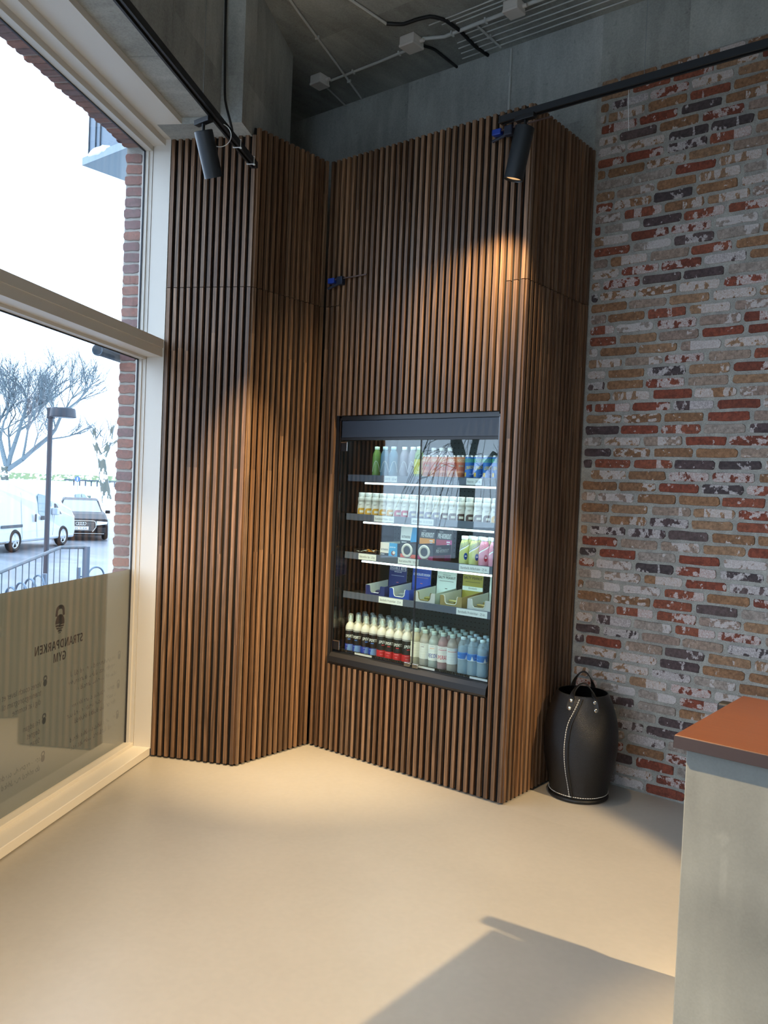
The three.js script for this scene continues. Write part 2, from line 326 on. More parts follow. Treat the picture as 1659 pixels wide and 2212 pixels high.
part(wd, 'pane', bx(0.014, 2.54, 0.153, WT, 3.664, 0.157), M.glass);
part(wd, 'pane', bx(0.014, 0.076, 0.153, WT, 2.416, 0.157), M.glass);
const wd2 = win('window_2', 'next white framed window unit outside the picture', 'window');
part(wd2, 'sill', rbx(WT + 0.11, 0.006, 0.0, 7.2, 0.056, 0.16, 0.004), M.frame);
part(wd2, 'transom', bx(WT + 0.11, 2.436, 0.0, 7.2, 2.54, 0.15), M.frame);
part(wd2, 'reveal_board', bx(WT, 3.736, -0.155, 9.2, 3.772, 0.165), M.frame);
part(wd2, 'top_rail', bx(WT + 0.11, 3.668, 0.03, 7.2, 3.736, 0.165), M.frame);
part(wd2, 'pane', bx(WT + 0.11, 2.54, 0.153, 7.2, 3.664, 0.157), M.glass);
part(wd2, 'pane', bx(WT + 0.11, 0.056, 0.153, 7.2, 2.436, 0.157), M.glass);
{ // frosted film with mirrored print; drawn as it reads from the street
  const mm = 2048 / 1.7, h = 1.066;
  const film = (g, W, Hh, ink) => {
    const X = (t) => t * mm, Y = (y) => (1.142 - y) * mm;
    g.fillStyle = '#636456'; g.fillRect(0, 0, W, Hh);
    g.fillStyle = ink; g.strokeStyle = ink;
    const bell = (t, y, s) => {        // kettlebell whose lower half breaks up into waves
      g.lineWidth = X(0.02 * s); g.beginPath(); g.moveTo(X(t - 0.034 * s), Y(y + 0.022 * s)); g.lineTo(X(t - 0.03 * s), Y(y + 0.05 * s)); g.quadraticCurveTo(X(t - 0.026 * s), Y(y + 0.068 * s), X(t), Y(y + 0.068 * s)); g.quadraticCurveTo(X(t + 0.026 * s), Y(y + 0.068 * s), X(t + 0.03 * s), Y(y + 0.05 * s)); g.lineTo(X(t + 0.034 * s), Y(y + 0.022 * s)); g.stroke();
      g.beginPath(); g.arc(X(t), Y(y - 0.012 * s), X(0.042 * s), 0, 7); g.fill();
      if (s < 0.7) return;
      g.fillStyle = '#636456'; g.fillRect(X(t - 0.05), Y(y - 0.024), X(0.045), X(0.004)); g.fillRect(X(t + 0.004), Y(y - 0.018), X(0.05), X(0.004)); g.fillRect(X(t - 0.05), Y(y - 0.036), X(0.06), X(0.004)); g.fillRect(X(t + 0.012), Y(y - 0.033), X(0.04), X(0.004)); g.fillRect(X(t - 0.04), Y(y - 0.046), X(0.07), X(0.003));
      g.fillStyle = ink; g.fillRect(X(t - 0.022), Y(y - 0.055), X(0.04), X(0.005)); g.fillRect(X(t - 0.01), Y(y - 0.064), X(0.022), X(0.004));
    };
    bell(0.765, 0.944, 1.02);
    g.textAlign = 'center'; g.textBaseline = 'middle'; g.font = `bold ${Math.round(X(0.064))}px sans-serif`;
    const squeezed = (s, t, y, w) => { g.save(); g.translate(X(t), Y(y)); const m = g.measureText(s).width; g.scale(X(w) / m, 1); g.fillText(s, 0, 0); g.restore(); };
    squeezed('STRANDPARKEN', 0.76, 0.818, 0.462); squeezed('GYM', 0.757, 0.752, 0.125);
    g.globalAlpha = 0.62; g.textAlign = 'left'; g.font = `${Math.round(X(0.036))}px sans-serif`;
    [['Vores coach laver et pe', 0.645], ['træningsprogram til di', 0.6], ['dig i at komme', 0.555], ['Fri adgan', 0.452], ['døgnet', 0.407], ['Stran', 0.362]].forEach(([s, y]) => g.fillText(s, X(0.918), Y(y)));
    bell(0.885, 0.648, 0.42); bell(0.885, 0.455, 0.42); bell(0.885, 0.262, 0.42);
    g.globalAlpha = 0.5; let q = 7; const rq = () => (q = (q * 16807) % 2147483647) / 2147483647;      // lines too faint to read in the photograph: strokes only
    const dim = (t0, t1, y) => { g.lineWidth = X(0.0042); for (let t = t0; t < t1; t += 0.016 + 0.005 * rq()) { if (rq() < 0.16) continue; const r = 0.0065 + 0.003 * rq(); g.beginPath(); g.ellipse(X(t), Y(y), X(r * 0.75), X(r), 0, rq() * 3, 3 + rq() * 3.4); g.stroke(); if (rq() < 0.25) { g.beginPath(); g.moveTo(X(t + 0.006), Y(y + 0.02)); g.lineTo(X(t + 0.006), Y(y - 0.008)); g.stroke(); } } };
    for (const [y, n] of [[0.63, 3], [0.455, 3], [0.27, 2]]) { bell(0.1, y, 0.4); g.globalAlpha = 0.5; for (let k = 0; k < n; k++) dim(0.14, 0.14 + [0.5, 0.52, 0.46][k], y - k * 0.046); }
    dim(0.918, 1.5, 0.262); dim(0.918, 1.45, 0.215);
  };
  const t = canvasTex(2048, Math.round(h * mm), (g, W, Hh) => film(g, W, Hh, '#0a1216'));
  M.film = phy(0xffffff, 0.95, { map: t, transmission: 0.16, thickness: 0, side: THREE.DoubleSide });
  part(wd, 'frosted_film', new THREE.PlaneGeometry(1.7, h).translate(0.85 + 0.012, 0.076 + h / 2, 0), M.film, [0, 0, 0.162]).userData.label = 'frosted film with dark mirrored print';
  part(wd, 'film_continued', new THREE.PlaneGeometry(WT - 1.712, h).translate((WT + 1.712) / 2, 0.076 + h / 2, 0), phy(0x636456, 0.95, { transmission: 0.16, thickness: 0, side: THREE.DoubleSide }), [0, 0, 0.162]);
}
// masonry around the opening: inner leaf, wall above, outer brick leaf with its reveal
const wleft = win('wall_left', 'outer wall around the window with a red brick reveal outside', 'wall');
part(wleft, 'inner_leaf', bx(-3.2, 0, 0.004, -0.031, CEIL + 0.05, 0.17), M.plaster);
part(wleft, 'wall_above', bx(-3.2, 3.772, -0.154, 9.3, CEIL + 0.3, 0.17), M.plaster);
part(wleft, 'end_pier', bx(7.2, 0, 0, 9.3, 3.772, 0.17), M.plaster);
part(wleft, 'mortar', merge([bx(-3.2, -0.8, 0.172, -0.014, 6.2, 0.284), bx(-0.014, 3.70, 0.172, 9.3, 6.2, 0.284), bx(-0.014, -0.8, 0.172, 9.3, 0.03, 0.284)]), M.mortar);
for (let c = 0; c < 65; c++) {
  const y = -0.545 + c * 0.0663; if (y > 3.68) break;
  part(wleft, 'brick', brickGeo(rr(0.108, 0.114), 0.0545, 208 + Math.floor(rnd() * 48), rr(0.006, 0.012)), M.brick, [-0.013, y, 0.231 + rr(-0.003, 0.003)], [0, Math.PI / 2, 0]);
}
for (let k = 0; k < 26; k++) part(wleft, 'brick', brickGeo(0.0545, rr(0.108, 0.114), 208 + Math.floor(rnd() * 48), rr(0.004, 0.01), -0.006, 0.003), M.brick, [0.03 + k * 0.0665, 3.699, 0.231 + rr(-0.004, 0.004)], [Math.PI / 2, 0, 0]);

// ---------------------------------------------------------------- lighting tracks and spots
const TRACK = 3.45, TRACK_R = 3.60;       // heights of the left and the right rail
function trackGeo(len) {     // three-phase rail, slot on the underside, along x from 0
  return merge([bx(0, 0, -0.018, len, 0.034, -0.0075), bx(0, 0, 0.0075, len, 0.034, 0.018), bx(0, 0.012, -0.0075, len, 0.034, 0.0075)]);
}
function lightTrack(label, pos, turn, len) {   // hangs from the ceiling on thin wires
  const o = thing('light_track', label, 'light track', pos, turn);
  part(o, 'rail', trackGeo(len), M.track); part(o, 'end_cap', rbx(-0.012, -0.001, -0.019, 0.002, 0.035, 0.019, 0.003), M.black);
  for (let x = 0.75; x < len; x += 1.6) part(o, 'suspension_wire', rod([x, 0.034, 0], [x, CEIL - pos[1] + 0.001, 0], 0.0012, 5), M.zinc);
  return o;
}
lightTrack('black light track hanging in front of the brick wall', [1.419, TRACK_R, 0.222], 0, 5.4);
lightTrack('black light track hanging parallel to the window', wl(0.272, TRACK, -0.622), TW, 7.4);
function spotlight(label, topP, lensP, railY, beams, r = 0.045) {
  const A = V(...topP), B = V(...lensP), d = B.clone().sub(A), L = d.length(), o = thing('track_spotlight', label, 'spotlight', topP);
  const q = new THREE.Quaternion().setFromUnitVectors(V(0, -1, 0), d.clone().normalize());
  const put = (name, g, m) => { const p = part(o, name, g, m); p.quaternion.copy(q); return p; };
  put('housing', lathe([[0.0005, 0], [r - 0.003, 0], [r, -0.003], [r, -L], [r - 0.0035, -L], [r - 0.0035, -L + 0.018], [0.0005, -L + 0.018]], 40), M.lampBody);
  put('lens', lathe([[0.0005, -L + 0.013], [r - 0.0035, -L + 0.013]].reverse(), 32), M.lens);
  part(o, 'adapter', rbx(-0.055, railY - topP[1] - 0.024, -0.017, 0.055, railY - topP[1] + 0.002, 0.017, 0.004), M.black);
  part(o, 'stem', rod([0, railY - topP[1] - 0.022, 0], [0, -0.012, 0], 0.008), M.black);
  for (const b of beams) {
    const s = new THREE.SpotLight(WARM, b.power, 0, b.angle, b.soft, 2); s.position.copy(B).addScaledVector(d, 0.004 / L);
    const dir = b.dir ? V(...b.dir).normalize() : d.clone().normalize(); s.target.position.copy(s.position).add(dir);
    s.castShadow = true; s.shadow.radius = b.size ?? 1.5; s.shadow.bias = -0.0005; s.shadow.mapSize.set(1024, 1024); scene.add(s, s.target);
  }
  return o;
}
spotlight('black tube spotlight with glowing lens at the end of the right track', [1.566, 3.542, 0.24], [1.51, 3.29, 0.238], TRACK_R, [{ power: SPOT.r1, angle: 0.82, soft: 0.6, dir: [-0.45, -0.89, -0.02] }], 0.049);
spotlight('black tube spotlight under the left track beside the window', [0.432, 3.395, 1.352], [0.412, 3.2, 1.262], TRACK, [{ power: SPOT.l1, angle: 0.40, soft: 0.8, dir: [-0.1, -0.92, -0.34] }]);
lightTrack('short black light track above the counter outside the picture', [4.3, TRACK_R, 0.66], 0, 1.6);
spotlight('black tube spotlight above the counter outside the picture', [4.95, 3.542, 0.66], [4.80, 3.37, 0.66], TRACK_R, [{ power: SPOT.r3, angle: 0.43, soft: 0.12, dir: [-0.738, -0.654, 0.163] }]);
{ const p = wl(2.5, 3.395, -0.622), q = wl(2.5, 3.2, -0.622); spotlight('black tube spotlight on the left track, nearer the viewer outside the picture', p, [q[0] + 0.15, q[1], q[2] - 0.08], TRACK, [{ power: SPOT.l2, angle: 0.32, soft: 0.7, dir: [1.85, -2.4, -1.05] }]); }
{ const p = wl(4.2, 3.395, -0.622), q = wl(4.2, 3.19, -0.622); spotlight('black tube spotlight on the left track, behind the viewer outside the picture', p, [q[0], q[1], q[2] - 0.11], TRACK, [{ power: SPOT.l3, angle: 0.46, soft: 0.8, dir: [-0.1, -3.2, -1.9] }]); }
// feed cable and ties of the left track
top('feed_cable', tube([wl(0.23, CEIL - 0.005, -0.405), wl(0.23, 4.2, -0.41), wl(0.25, 3.85, -0.43), wl(0.45, 3.6, -0.55), wl(0.62, TRACK + 0.03, -0.622)], 0.007, 8), M.cable, 'thin black cable hanging down the concrete column to the left track', 'cable');
{ const c = wl(0.8, 3.405, -0.622);
  top('cable_tie', new THREE.TorusGeometry(0.057, 0.0022, 6, 40, 4.6), M.tie, 'white cable tie hanging as an open loop beside the left spotlight', 'cable tie', [c[0], c[1], c[2]], [0, 0.72, 3.1], 'cable ties on the left track'); }
[['white cable tie strapped round the left track next to its looped neighbour', 0.55], ['white cable tie strapped round the far end of the left track', 0.33]].forEach(([l, t]) => {
  const p = wl(t, TRACK + 0.017, -0.622), o = thing('cable_tie', l, 'cable tie', p, TW, 'cable ties on the left track');
  part(o, 'strap', merge([bx(-0.003, -0.0215, -0.0225, 0.003, -0.0185, 0.0225), bx(-0.003, -0.0215, 0.0185, 0.003, 0.0215, 0.021), bx(-0.003, 0.0185, -0.0225, 0.003, 0.0215, 0.0225), bx(-0.003, -0.0215, -0.021, 0.003, 0.0215, -0.0185)]), M.tie);
  part(o, 'lock', rbx(-0.0045, -0.027, -0.026, 0.0045, -0.019, -0.015, 0.002), M.tie);
});
top('hanging_thread', tube([[2.09, TRACK_R - 0.001, 0.206], [2.094, 3.52, 0.208], [2.1, 3.41, 0.205]], 0.0012, 5), M.tie, 'short pale thread dangling from the right track before the bricks', 'thread');

// ---------------------------------------------------------------- ceiling installation
const cy = CEIL - 0.012;
const run = (name, label, pts, r, mat, cat, clips = 0.22) => {
  const o = thing(name, label, cat); part(o, 'pipe', tube(pts, r, 8), mat);
  for (let i = 0; i + 1 < pts.length; i++) { const a = V(...pts[i]), b = V(...pts[i + 1]), n = Math.floor(a.distanceTo(b) / clips); for (let k = 1; k <= n; k++) { const p = a.clone().lerp(b, (k - 0.5) / n); part(o, 'clip', rbx(-0.006, -r - 0.004, -r - 0.006, 0.006, 0.012, r + 0.006, 0.002), M.conduit, [p.x, p.y, p.z], [0, -Math.atan2(b.z - a.z, b.x - a.x), 0]); } }
  return o;
};
const jbox = (label, x, z, s = 0.1) => { const o = thing('junction_box', label, 'junction box', [x, CEIL, z], 0); part(o, 'case', rbx(-s / 2, -0.06, -s / 2, s / 2, 0, s / 2, 0.008), M.jbox); part(o, 'lid', rbx(-s / 2 - 0.002, -0.07, -s / 2 - 0.002, s / 2 + 0.002, -0.052, s / 2 + 0.002, 0.006), M.jbox); part(o, 'gland', cyl(0.014, 0.012, 0.03, 12).rotateZ(-Math.PI / 2), M.jbox, [s / 2 - 0.005, -0.03, -0.02]); };
jbox('small grey junction box on the ceiling in the dark corner', -0.47, -0.35);
jbox('grey junction box on the ceiling where the thick conduit starts', 0.37, -0.32, 0.115);
jbox('grey junction box at the upper picture edge beside the conduit', 1.1, -0.36);
run('conduit', 'thick grey conduit along the ceiling towards the brick wall', [[0.43, cy, -0.35], [0.5, cy, -0.41], [1.0, cy, -0.405], [3.2, cy, -0.4]], 0.012, M.conduit, 'conduit');
run('conduit', 'grey conduit linking the two ceiling junction boxes', [[-0.43, cy, -0.42], [0.0, cy, -0.415], [0.4, cy, -0.4]], 0.009, M.conduit, 'conduit');
run('conduit', 'grey conduit crossing the ceiling above the dark corner', [[0.14, cy, 0.7], [-0.003, cy, 0.351], [-0.235, cy, -0.26], [-0.42, cy, -0.74]], 0.008, M.conduit, 'conduit', 0.5);
run('conduit', 'grey conduit on the ceiling that ends in a black bend', [[0.3, cy, 0.8], [0.334, cy, 0.202], [0.349, cy, -0.087]], 0.009, M.conduit, 'conduit', 0.5);
run('conduit', 'short grey pipe branching from the thick conduit to the wall', [[0.8, cy, -0.425], [0.79, cy, -0.72]], 0.008, M.conduit, 'conduit');
run('conduit', 'upright grey conduit down the concrete wall to the slats', [[0.842, CEIL - 0.02, -0.766], [0.842, 3.6, -0.766]], 0.009, M.conduit, 'conduit', 0.3);
top('black_cable', tube([[0.349, cy, -0.087], [0.43, cy, -0.15], [0.53, cy, -0.158], [0.62, cy, -0.18], [0.67, cy, -0.26], [0.68, cy, -0.42], [0.66, cy, -0.62], [0.67, cy, -0.76]], 0.011, 8, 40), M.cable, 'black flexible cable curving over the ceiling to the wall', 'cable');
top('black_cable', tube([[0.4, CEIL - 0.03, -0.38], [0.42, cy, -0.5], [0.415, cy, -0.77]], 0.009, 8), M.cable, 'black cable from the middle junction box to the wall', 'cable');
top('grey_cable', tube([[-0.5, CEIL - 0.03, -0.39], [-0.53, cy, -0.5], [-0.6, cy, -0.765]], 0.006, 8), M.conduit, 'thin pale cable from the corner junction box to the wall', 'cable');
[[0.55, -0.26], [0.62, -0.3], [0.7, -0.34], [0.66, -0.47], [0.58, -0.53], [0.55, -0.59], [0.53, -0.65], [0.5, -0.71]].forEach(([x, z], i) => top('ceiling_wire', rod([x, CEIL - 0.006, z], [3.4, CEIL - 0.006, z + 0.01], 0.0045, 6), M.conduit, `thin grey wire along the ceiling, ${ORD[i]} counted from the middle towards the wall`, 'cable', null, null, 'parallel ceiling wires'));

// ---------------------------------------------------------------- clamps left on the slats
function clampTool(label, x, y, len, dir) {
  const o = thing('bar_clamp', label, 'clamp', [x, y, 0.014]);
  part(o, 'bar', rbx(0, -0.004, 0.004, len, 0.004, 0.012, 0.001), std(0x5b4a44, 0.5, { metalness: 0.4 }));
  part(o, 'fixed_jaw', rbx(-0.028, -0.022, -0.012, 0.028, 0.012, 0.022, 0.006), M.blue);
  part(o, 'sliding_jaw', rbx(0.05, -0.04, -0.012, 0.1, 0.014, 0.026, 0.008), std(0x1b2436, 0.5));
  part(o, 'trigger', rod([0.06, -0.03, 0.01], [-0.02, -0.055, 0.02], 0.009, 8), std(0x1b2436, 0.5));
}
clampTool('small blue bar clamp on the slats left above the cooler', 0.075, 3.012, 0.29);
clampTool('small blue bar clamp beside the top of the right spotlight', 1.265, 3.668, 0.33);

// ---------------------------------------------------------------- counter
{ const o = thing('counter', 'concrete counter with a reddish brown wooden top', 'counter', [2.972, 0, 1.602]);
  part(o, 'concrete_body', rbx(0, 0, -0.612, 1.9, 1.013, 0, 0.004), M.counter);
  const veneer = dataTex(512, 512, (x, y) => { const k = 0.92 + 0.16 * (fbm(x / 240, y / 3.2, 4) - 0.5) + 0.08 * (noise(x / 60, y / 1.3) - 0.5); return [0.32 * k, 0.185 * k, 0.105 * k]; });
  veneer.repeat.set(1.2, 1.2);
  part(o, 'counter_top', rbx(-0.026, 1.013, -0.615, 1.95, 1.05, 0.026, 0.003), std(0xffffff, 0.38, { map: veneer }));
  part(o, 'edge_band', merge([rbx(-0.0275, 1.0135, 0.0255, 1.95, 1.0475, 0.0275, 0.0008, 1), rbx(-0.0275, 1.0135, -0.615, -0.0255, 1.0475, 0.0275, 0.0008, 1)]), std(0x291a15, 0.5));
}
{ const o = thing('folding_chair', 'black folded chair leaning behind the counter, only its rounded top showing', 'chair', [2.862, 0, 0.958]), m = std(0x101113, 0.55);
  part(o, 'backrest', rbx(0, 0.6, -0.024, 0.4, 1.012, 0.0265, 0.012, 4), m); part(o, 'seat', rbx(0.02, 0.16, -0.014, 0.38, 0.56, 0.01, 0.01, 3), m);
  for (const x of [0.012, 0.388]) part(o, 'leg', rod([x, 0.002, -0.01], [x, 0.62, 0.0], 0.011, 10), M.black);
  for (const x of [0.04, 0.36]) part(o, 'leg', rod([x, 0.002, 0.02], [x, 0.58, 0.008], 0.01, 10), M.black); }


// ---------------------------------------------------------------- leather bucket bag
{ const o = thing('leather_bag', 'black leather bucket bag with white stitching and riveted handles', 'bag', [1.692, 0, -0.472], 0);
  const prof = [[0.0005, 0.012], [0.15, 0.012], [0.16, 0.02], [0.17, 0.08], [0.193, 0.18], [0.206, 0.28], [0.207, 0.36], [0.197, 0.44], [0.174, 0.52], [0.151, 0.575], [0.141, 0.593]];
  const curve = new THREE.SplineCurve(prof.slice(2).map(([r, y]) => new THREE.Vector2(r, y)));
  const outer = curve.getPoints(40).map((p) => [p.x, p.y]), R = (y) => { for (let i = 1; i < outer.length; i++) if (outer[i][1] >= y) { const [r0, y0] = outer[i - 1], [r1, y1] = outer[i]; return r0 + (r1 - r0) * (y - y0) / (y1 - y0); } return outer.at(-1)[0]; };
  const inner = outer.slice(6).map(([r, y]) => [r - 0.005, y]).reverse();
  const body = lathe([[0.0005, 0.01], [0.15, 0.01], ...outer, ...inner, [0.0005, inner.at(-1)[1]]], 72); { const p = body.attributes.position, uv = body.attributes.uv; for (let i = 0; i < p.count; i++) uv.setXY(i, Math.atan2(p.getX(i), p.getZ(i)) * 1.9, p.getY(i) * 9); }
  part(o, 'body', body, M.leather);
  part(o, 'base_welt', new THREE.TorusGeometry(0.158, 0.011, 10, 64).rotateX(Math.PI / 2), std(0x121212, 0.5), [0, 0.0125, 0]);
  const cam = Math.atan2(3.7329 - 1.692, 3.9105 + 0.472), at = (a, y, e = 0) => [(R(y) + e) * Math.sin(a), y, (R(y) + e) * Math.cos(a)];
  const seamA = cam - 0.30;
  const seamPts = []; for (let k = 0; k <= 14; k++) { const y = 0.03 + k / 14 * 0.55, a = seamA - 0.14 * Math.sin(Math.PI * clamp((y - 0.03) / 0.55)) + 0.02 + 0.34 * Math.max(0, (y - 0.45) / 0.15) * 0.6; seamPts.push([a, y]); }
  const flap = []; for (const [a, y] of seamPts) flap.push(at(a + 0.1, y, 0.003));
  part(o, 'seam_edge', tube(flap, 0.0045, 6, 60), std(0x0b0b0c, 0.5));
  const st = []; const c3 = new THREE.CatmullRomCurve3(seamPts.map(([a, y]) => V(...at(a, y, 0.002)))); const len = c3.getLength(), n = Math.round(len / 0.0135);
  for (let k = 0; k < n; k++) { const a = c3.getPointAt((k + 0.15) / n), b = c3.getPointAt((k + 0.85) / n); st.push(rod(a.toArray(), b.toArray(), 0.0019, 5)); }
  part(o, 'seam_stitching', merge(st), M.thread);
  const hem = []; for (let k = 0; k < 76; k++) { const a0 = k / 76 * 6.2832, a1 = a0 + 0.06; hem.push(rod(at(a0, 0.036, 0.003), at(a1, 0.036, 0.003), 0.0019, 5)); }
  part(o, 'hem_stitching', merge(hem), M.thread);
  const handle = (mid, half, lift, lean, y0) => {
    const rimR = R(0.585), pts = []; for (let k = 0; k <= 16; k++) { const f = k / 16, a = mid - half + 2 * half * f, s = Math.sin(Math.PI * f), y = y0 + 0.06 + Math.pow(s, 0.6) * lift, rad = rimR + 0.004 + lean * s; pts.push([rad * Math.sin(a), y, rad * Math.cos(a)]); }
    const full = [[(R(y0) + 0.003) * Math.sin(mid - half), y0, (R(y0) + 0.003) * Math.cos(mid - half)], ...pts, [(R(y0) + 0.003) * Math.sin(mid + half), y0, (R(y0) + 0.003) * Math.cos(mid + half)]];
    const c = new THREE.CatmullRomCurve3(full.map((p) => V(...p)), false, 'catmullrom', 0.3), N = 48, pos = [], idx = []; // flat strap
    const out = V(Math.sin(mid), 0, Math.cos(mid)), w = 0.0165, th = 0.0022;
    const sideways = V(Math.cos(mid), 0, -Math.sin(mid));
    for (let i = 0; i <= N; i++) { const p = c.getPointAt(i / N), t = c.getTangentAt(i / N), k = Math.pow(Math.sin(Math.PI * i / N), 1.5), a = sideways.clone().multiplyScalar(1 - k).addScaledVector(out, k); a.addScaledVector(t, -a.dot(t)).normalize(); const b = V().crossVectors(t, a).normalize(); for (const [x, y] of [[w, th], [-w, th], [-w, -th], [w, -th]]) pos.push(...p.clone().addScaledVector(a, x).addScaledVector(b, y).toArray()); }
    for (let i = 0; i < N; i++) for (let k = 0; k < 4; k++) { const a = i * 4 + k, b = i * 4 + (k + 1) % 4; idx.push(a, b, a + 4, b, b + 4, a + 4); }
    const g = new THREE.BufferGeometry(); g.setAttribute('position', new THREE.Float32BufferAttribute(pos, 3)); g.setIndex(idx); const gg = g.toNonIndexed(); gg.computeVertexNormals();
    const strap = part(o, 'handle', gg, M.strap);
    for (const s of [-1, 1]) for (const dy of [0.005, 0.045]) { const a = mid + s * half, y = y0 + dy, p = at(a, y, 0.006); const rv = part(strap, 'rivet', new THREE.SphereGeometry(0.0115, 16, 10).scale(1, 1, 0.45), M.chrome, p, [0, a, 0]); }
  };
  handle(cam + 0.02, 0.42, 0.085, -0.012, 0.522); handle(cam + 3.1416, 0.4, 0.095, -0.012, 0.522);
}

// ---------------------------------------------------------------- drinks cooler set into the back wall
const SHELF = [1.772, 1.522, 1.274, 1.018], DECK = 0.645, ZF = -0.1;
const cooler = thing('display_cooler', 'black built in drinks cooler with two glass doors', 'cooler', [0, 0, 0]);
{
  const o = cooler;
  part(o, 'back_panel', bx(0.155, 0.6, -0.63, 1.337, 2.15, -0.615), M.perf);
  part(o, 'side_panel', bx(0.151, 0.568, -0.63, 0.163, 2.148, -0.024), M.coolerSide); part(o, 'side_panel', bx(1.331, 0.568, -0.63, 1.342, 2.148, -0.024), M.coolerSide);
  part(o, 'top_panel', bx(0.151, 2.12, -0.63, 1.342, 2.147, -0.024), M.cooler);
  part(o, 'deck', bx(0.163, DECK - 0.03, -0.615, 1.331, DECK, -0.05), M.cooler);
  part(o, 'header_panel', rbx(0.166, 2.012, -0.05, 1.334, 2.118, -0.028, 0.003), M.slate);
  part(o, 'header_ledge', bx(0.163, 1.996, -0.07, 1.331, 2.0115, -0.03), M.black);
  part(o, 'bumper', extr([[-0.06, 0.568], [-0.004, 0.568], [0.002, 0.58], [-0.004, 0.612], [-0.022, 0.634], [-0.06, 0.64]], 1.18, 0.002).rotateY(-Math.PI / 2).translate(1.336, 0, 0), M.black);
  const fins = []; for (let x = 0.175; x < 1.325; x += 0.0125) fins.push(bx(x, DECK, -0.066, x + 0.006, DECK + 0.012, -0.05));
  part(o, 'air_grille', merge(fins), M.blackMatt);
  for (const [a, b] of [[0.335, 0.475], [0.83, 0.955], [1.2, 1.325]]) part(o, 'label_strip', bx(a, DECK - 0.001, -0.048, b, DECK + 0.011, -0.0455), std(0xd9d9d6, 0.6));
  SHELF.forEach((y, i) => {
    const s = part(o, 'shelf', bx(0.172, y - 0.012, -0.56, 1.322, y, ZF - 0.004), M.cooler);
    part(s, 'price_rail', bx(0.17, y - 0.034, ZF - 0.006, 1.324, y + 0.008, ZF), M.rail);
    if (i < 3) { part(s, 'light_strip', rbx(0.31, y - 0.05, ZF - 0.02, 1.322, y - 0.0385, ZF - 0.004, 0.003), M.led);
      const l = new THREE.RectAreaLight(COOL, SPOT.led, 1.08, 0.014); l.position.set(0.8, y - 0.053, ZF - 0.008); l.lookAt(0.8, y - 0.3, ZF - 0.08); scene.add(l); }
  });
  part(o, 'light_strip', rbx(0.2, 2.05, ZF - 0.01, 1.3, 2.062, ZF + 0.008, 0.003), M.led);
  { const l = new THREE.RectAreaLight(COOL, SPOT.led, 1.08, 0.014); l.position.set(0.75, 2.046, ZF - 0.001); l.lookAt(0.75, 1.7, ZF - 0.1); scene.add(l); }
  for (const [x0, x1, s] of [[0.166, 0.797, 0], [0.805, 1.33, 1]]) {
    const d = part(o, 'door', bx(x0, 0.652, -0.034, x1, 1.994, -0.029), M.doorGlass);
    part(d, 'edge_strip', bx(s ? x0 - 0.0015 : x1, 0.652, -0.0345, s ? x0 : x1 + 0.0015, 1.994, -0.0285), M.gasket);
    if (!s) for (const y of [1.955, 0.685]) { const h = part(d, 'hinge', merge([rbx(0.167, y + 0.022, -0.028, 0.222, y + 0.03, -0.022, 0.002), rbx(0.214, y - 0.03, -0.028, 0.222, y + 0.03, -0.022, 0.002)]), M.chrome); part(h, 'hinge_plate', rbx(0.168, y - 0.03, -0.0285, 0.214, y + 0.022, -0.024, 0.002), M.black); }
    part(d, 'door_clip', rbx(s ? x0 + 0.008 : x1 - 0.045, 0.644, -0.028, s ? x0 + 0.05 : x1 - 0.004, 0.668, -0.014, 0.003), M.chrome);
    if (!s) part(d, 'lock', cyl(0.009, 0.009, 0.012, 14).rotateX(Math.PI / 2), M.chrome, [x1 - 0.004, 0.656, -0.024]);
  }
}
// price labels on the rails: a thing each
function priceTag(x0, x1, i, words, label, clip) {
  const y = SHELF[i], w = x1 - x0, h = 0.038, t = canvasTex(512, Math.round(512 * h / w), (g, W, Hh) => {
    g.fillStyle = '#f0efec'; g.fillRect(0, 0, W, Hh); g.fillStyle = '#22242a'; g.textBaseline = 'middle'; g.textAlign = 'center'; g.font = `${Math.round(Hh * 0.5)}px sans-serif`;
    const m = g.measureText(words).width; g.save(); g.translate(W / 2, Hh * 0.52); g.scale(Math.min(1, W * 0.9 / m), 1); g.fillText(words, 0, 0); g.restore(); });
  const g = new THREE.BoxGeometry(w, h, 0.0012), pl = std(0xf0efec, 0.55);
  const m = top('price_label', g, [pl, pl, pl, pl, std(0xffffff, 0.5, { map: t }), pl], label, 'price label', [(x0 + x1) / 2, y - 0.0135, ZF + 0.0012], null, 'price labels in the cooler');
}
priceTag(0.475, 0.575, 0, 'STATE - 20 kr', 'white price label reading 20 kr on top shelf rail under the blue bottles');
priceTag(1.085, 1.19, 0, 'Nocco - 20 kr.', 'white price label reading 20 kr on top shelf rail under the blue cans');
priceTag(0.405, 0.565, 1, 'Functional Shake - 20 kr', 'white price label on the shake shelf rail, the left one');
priceTag(0.70, 0.865, 1, 'MOBILE PAY - 25 33 75 05', 'white payment label with a phone number on the shake shelf rail');
priceTag(0.29, 0.435, 2, 'Nutramino Bar - 20 kr.', 'white price label under the small open bar tray on third shelf rail');
priceTag(0.61, 0.765, 2, 'Nutramino PW - 10 kr.', 'white price label under the boxes with white rings');
priceTag(1.06, 1.265, 2, 'Barebells Milkshake - 25 kr.', 'white price label under the yellow and pink milkshakes');
priceTag(0.47, 0.66, 3, 'Barebells Proteinbar - 25 kr.', 'white price label under the two blue bar boxes on lowest rail');
priceTag(1.055, 1.265, 3, 'Barebells Proteinbar - 25 kr.', 'white price label at the right end of the lowest rail');

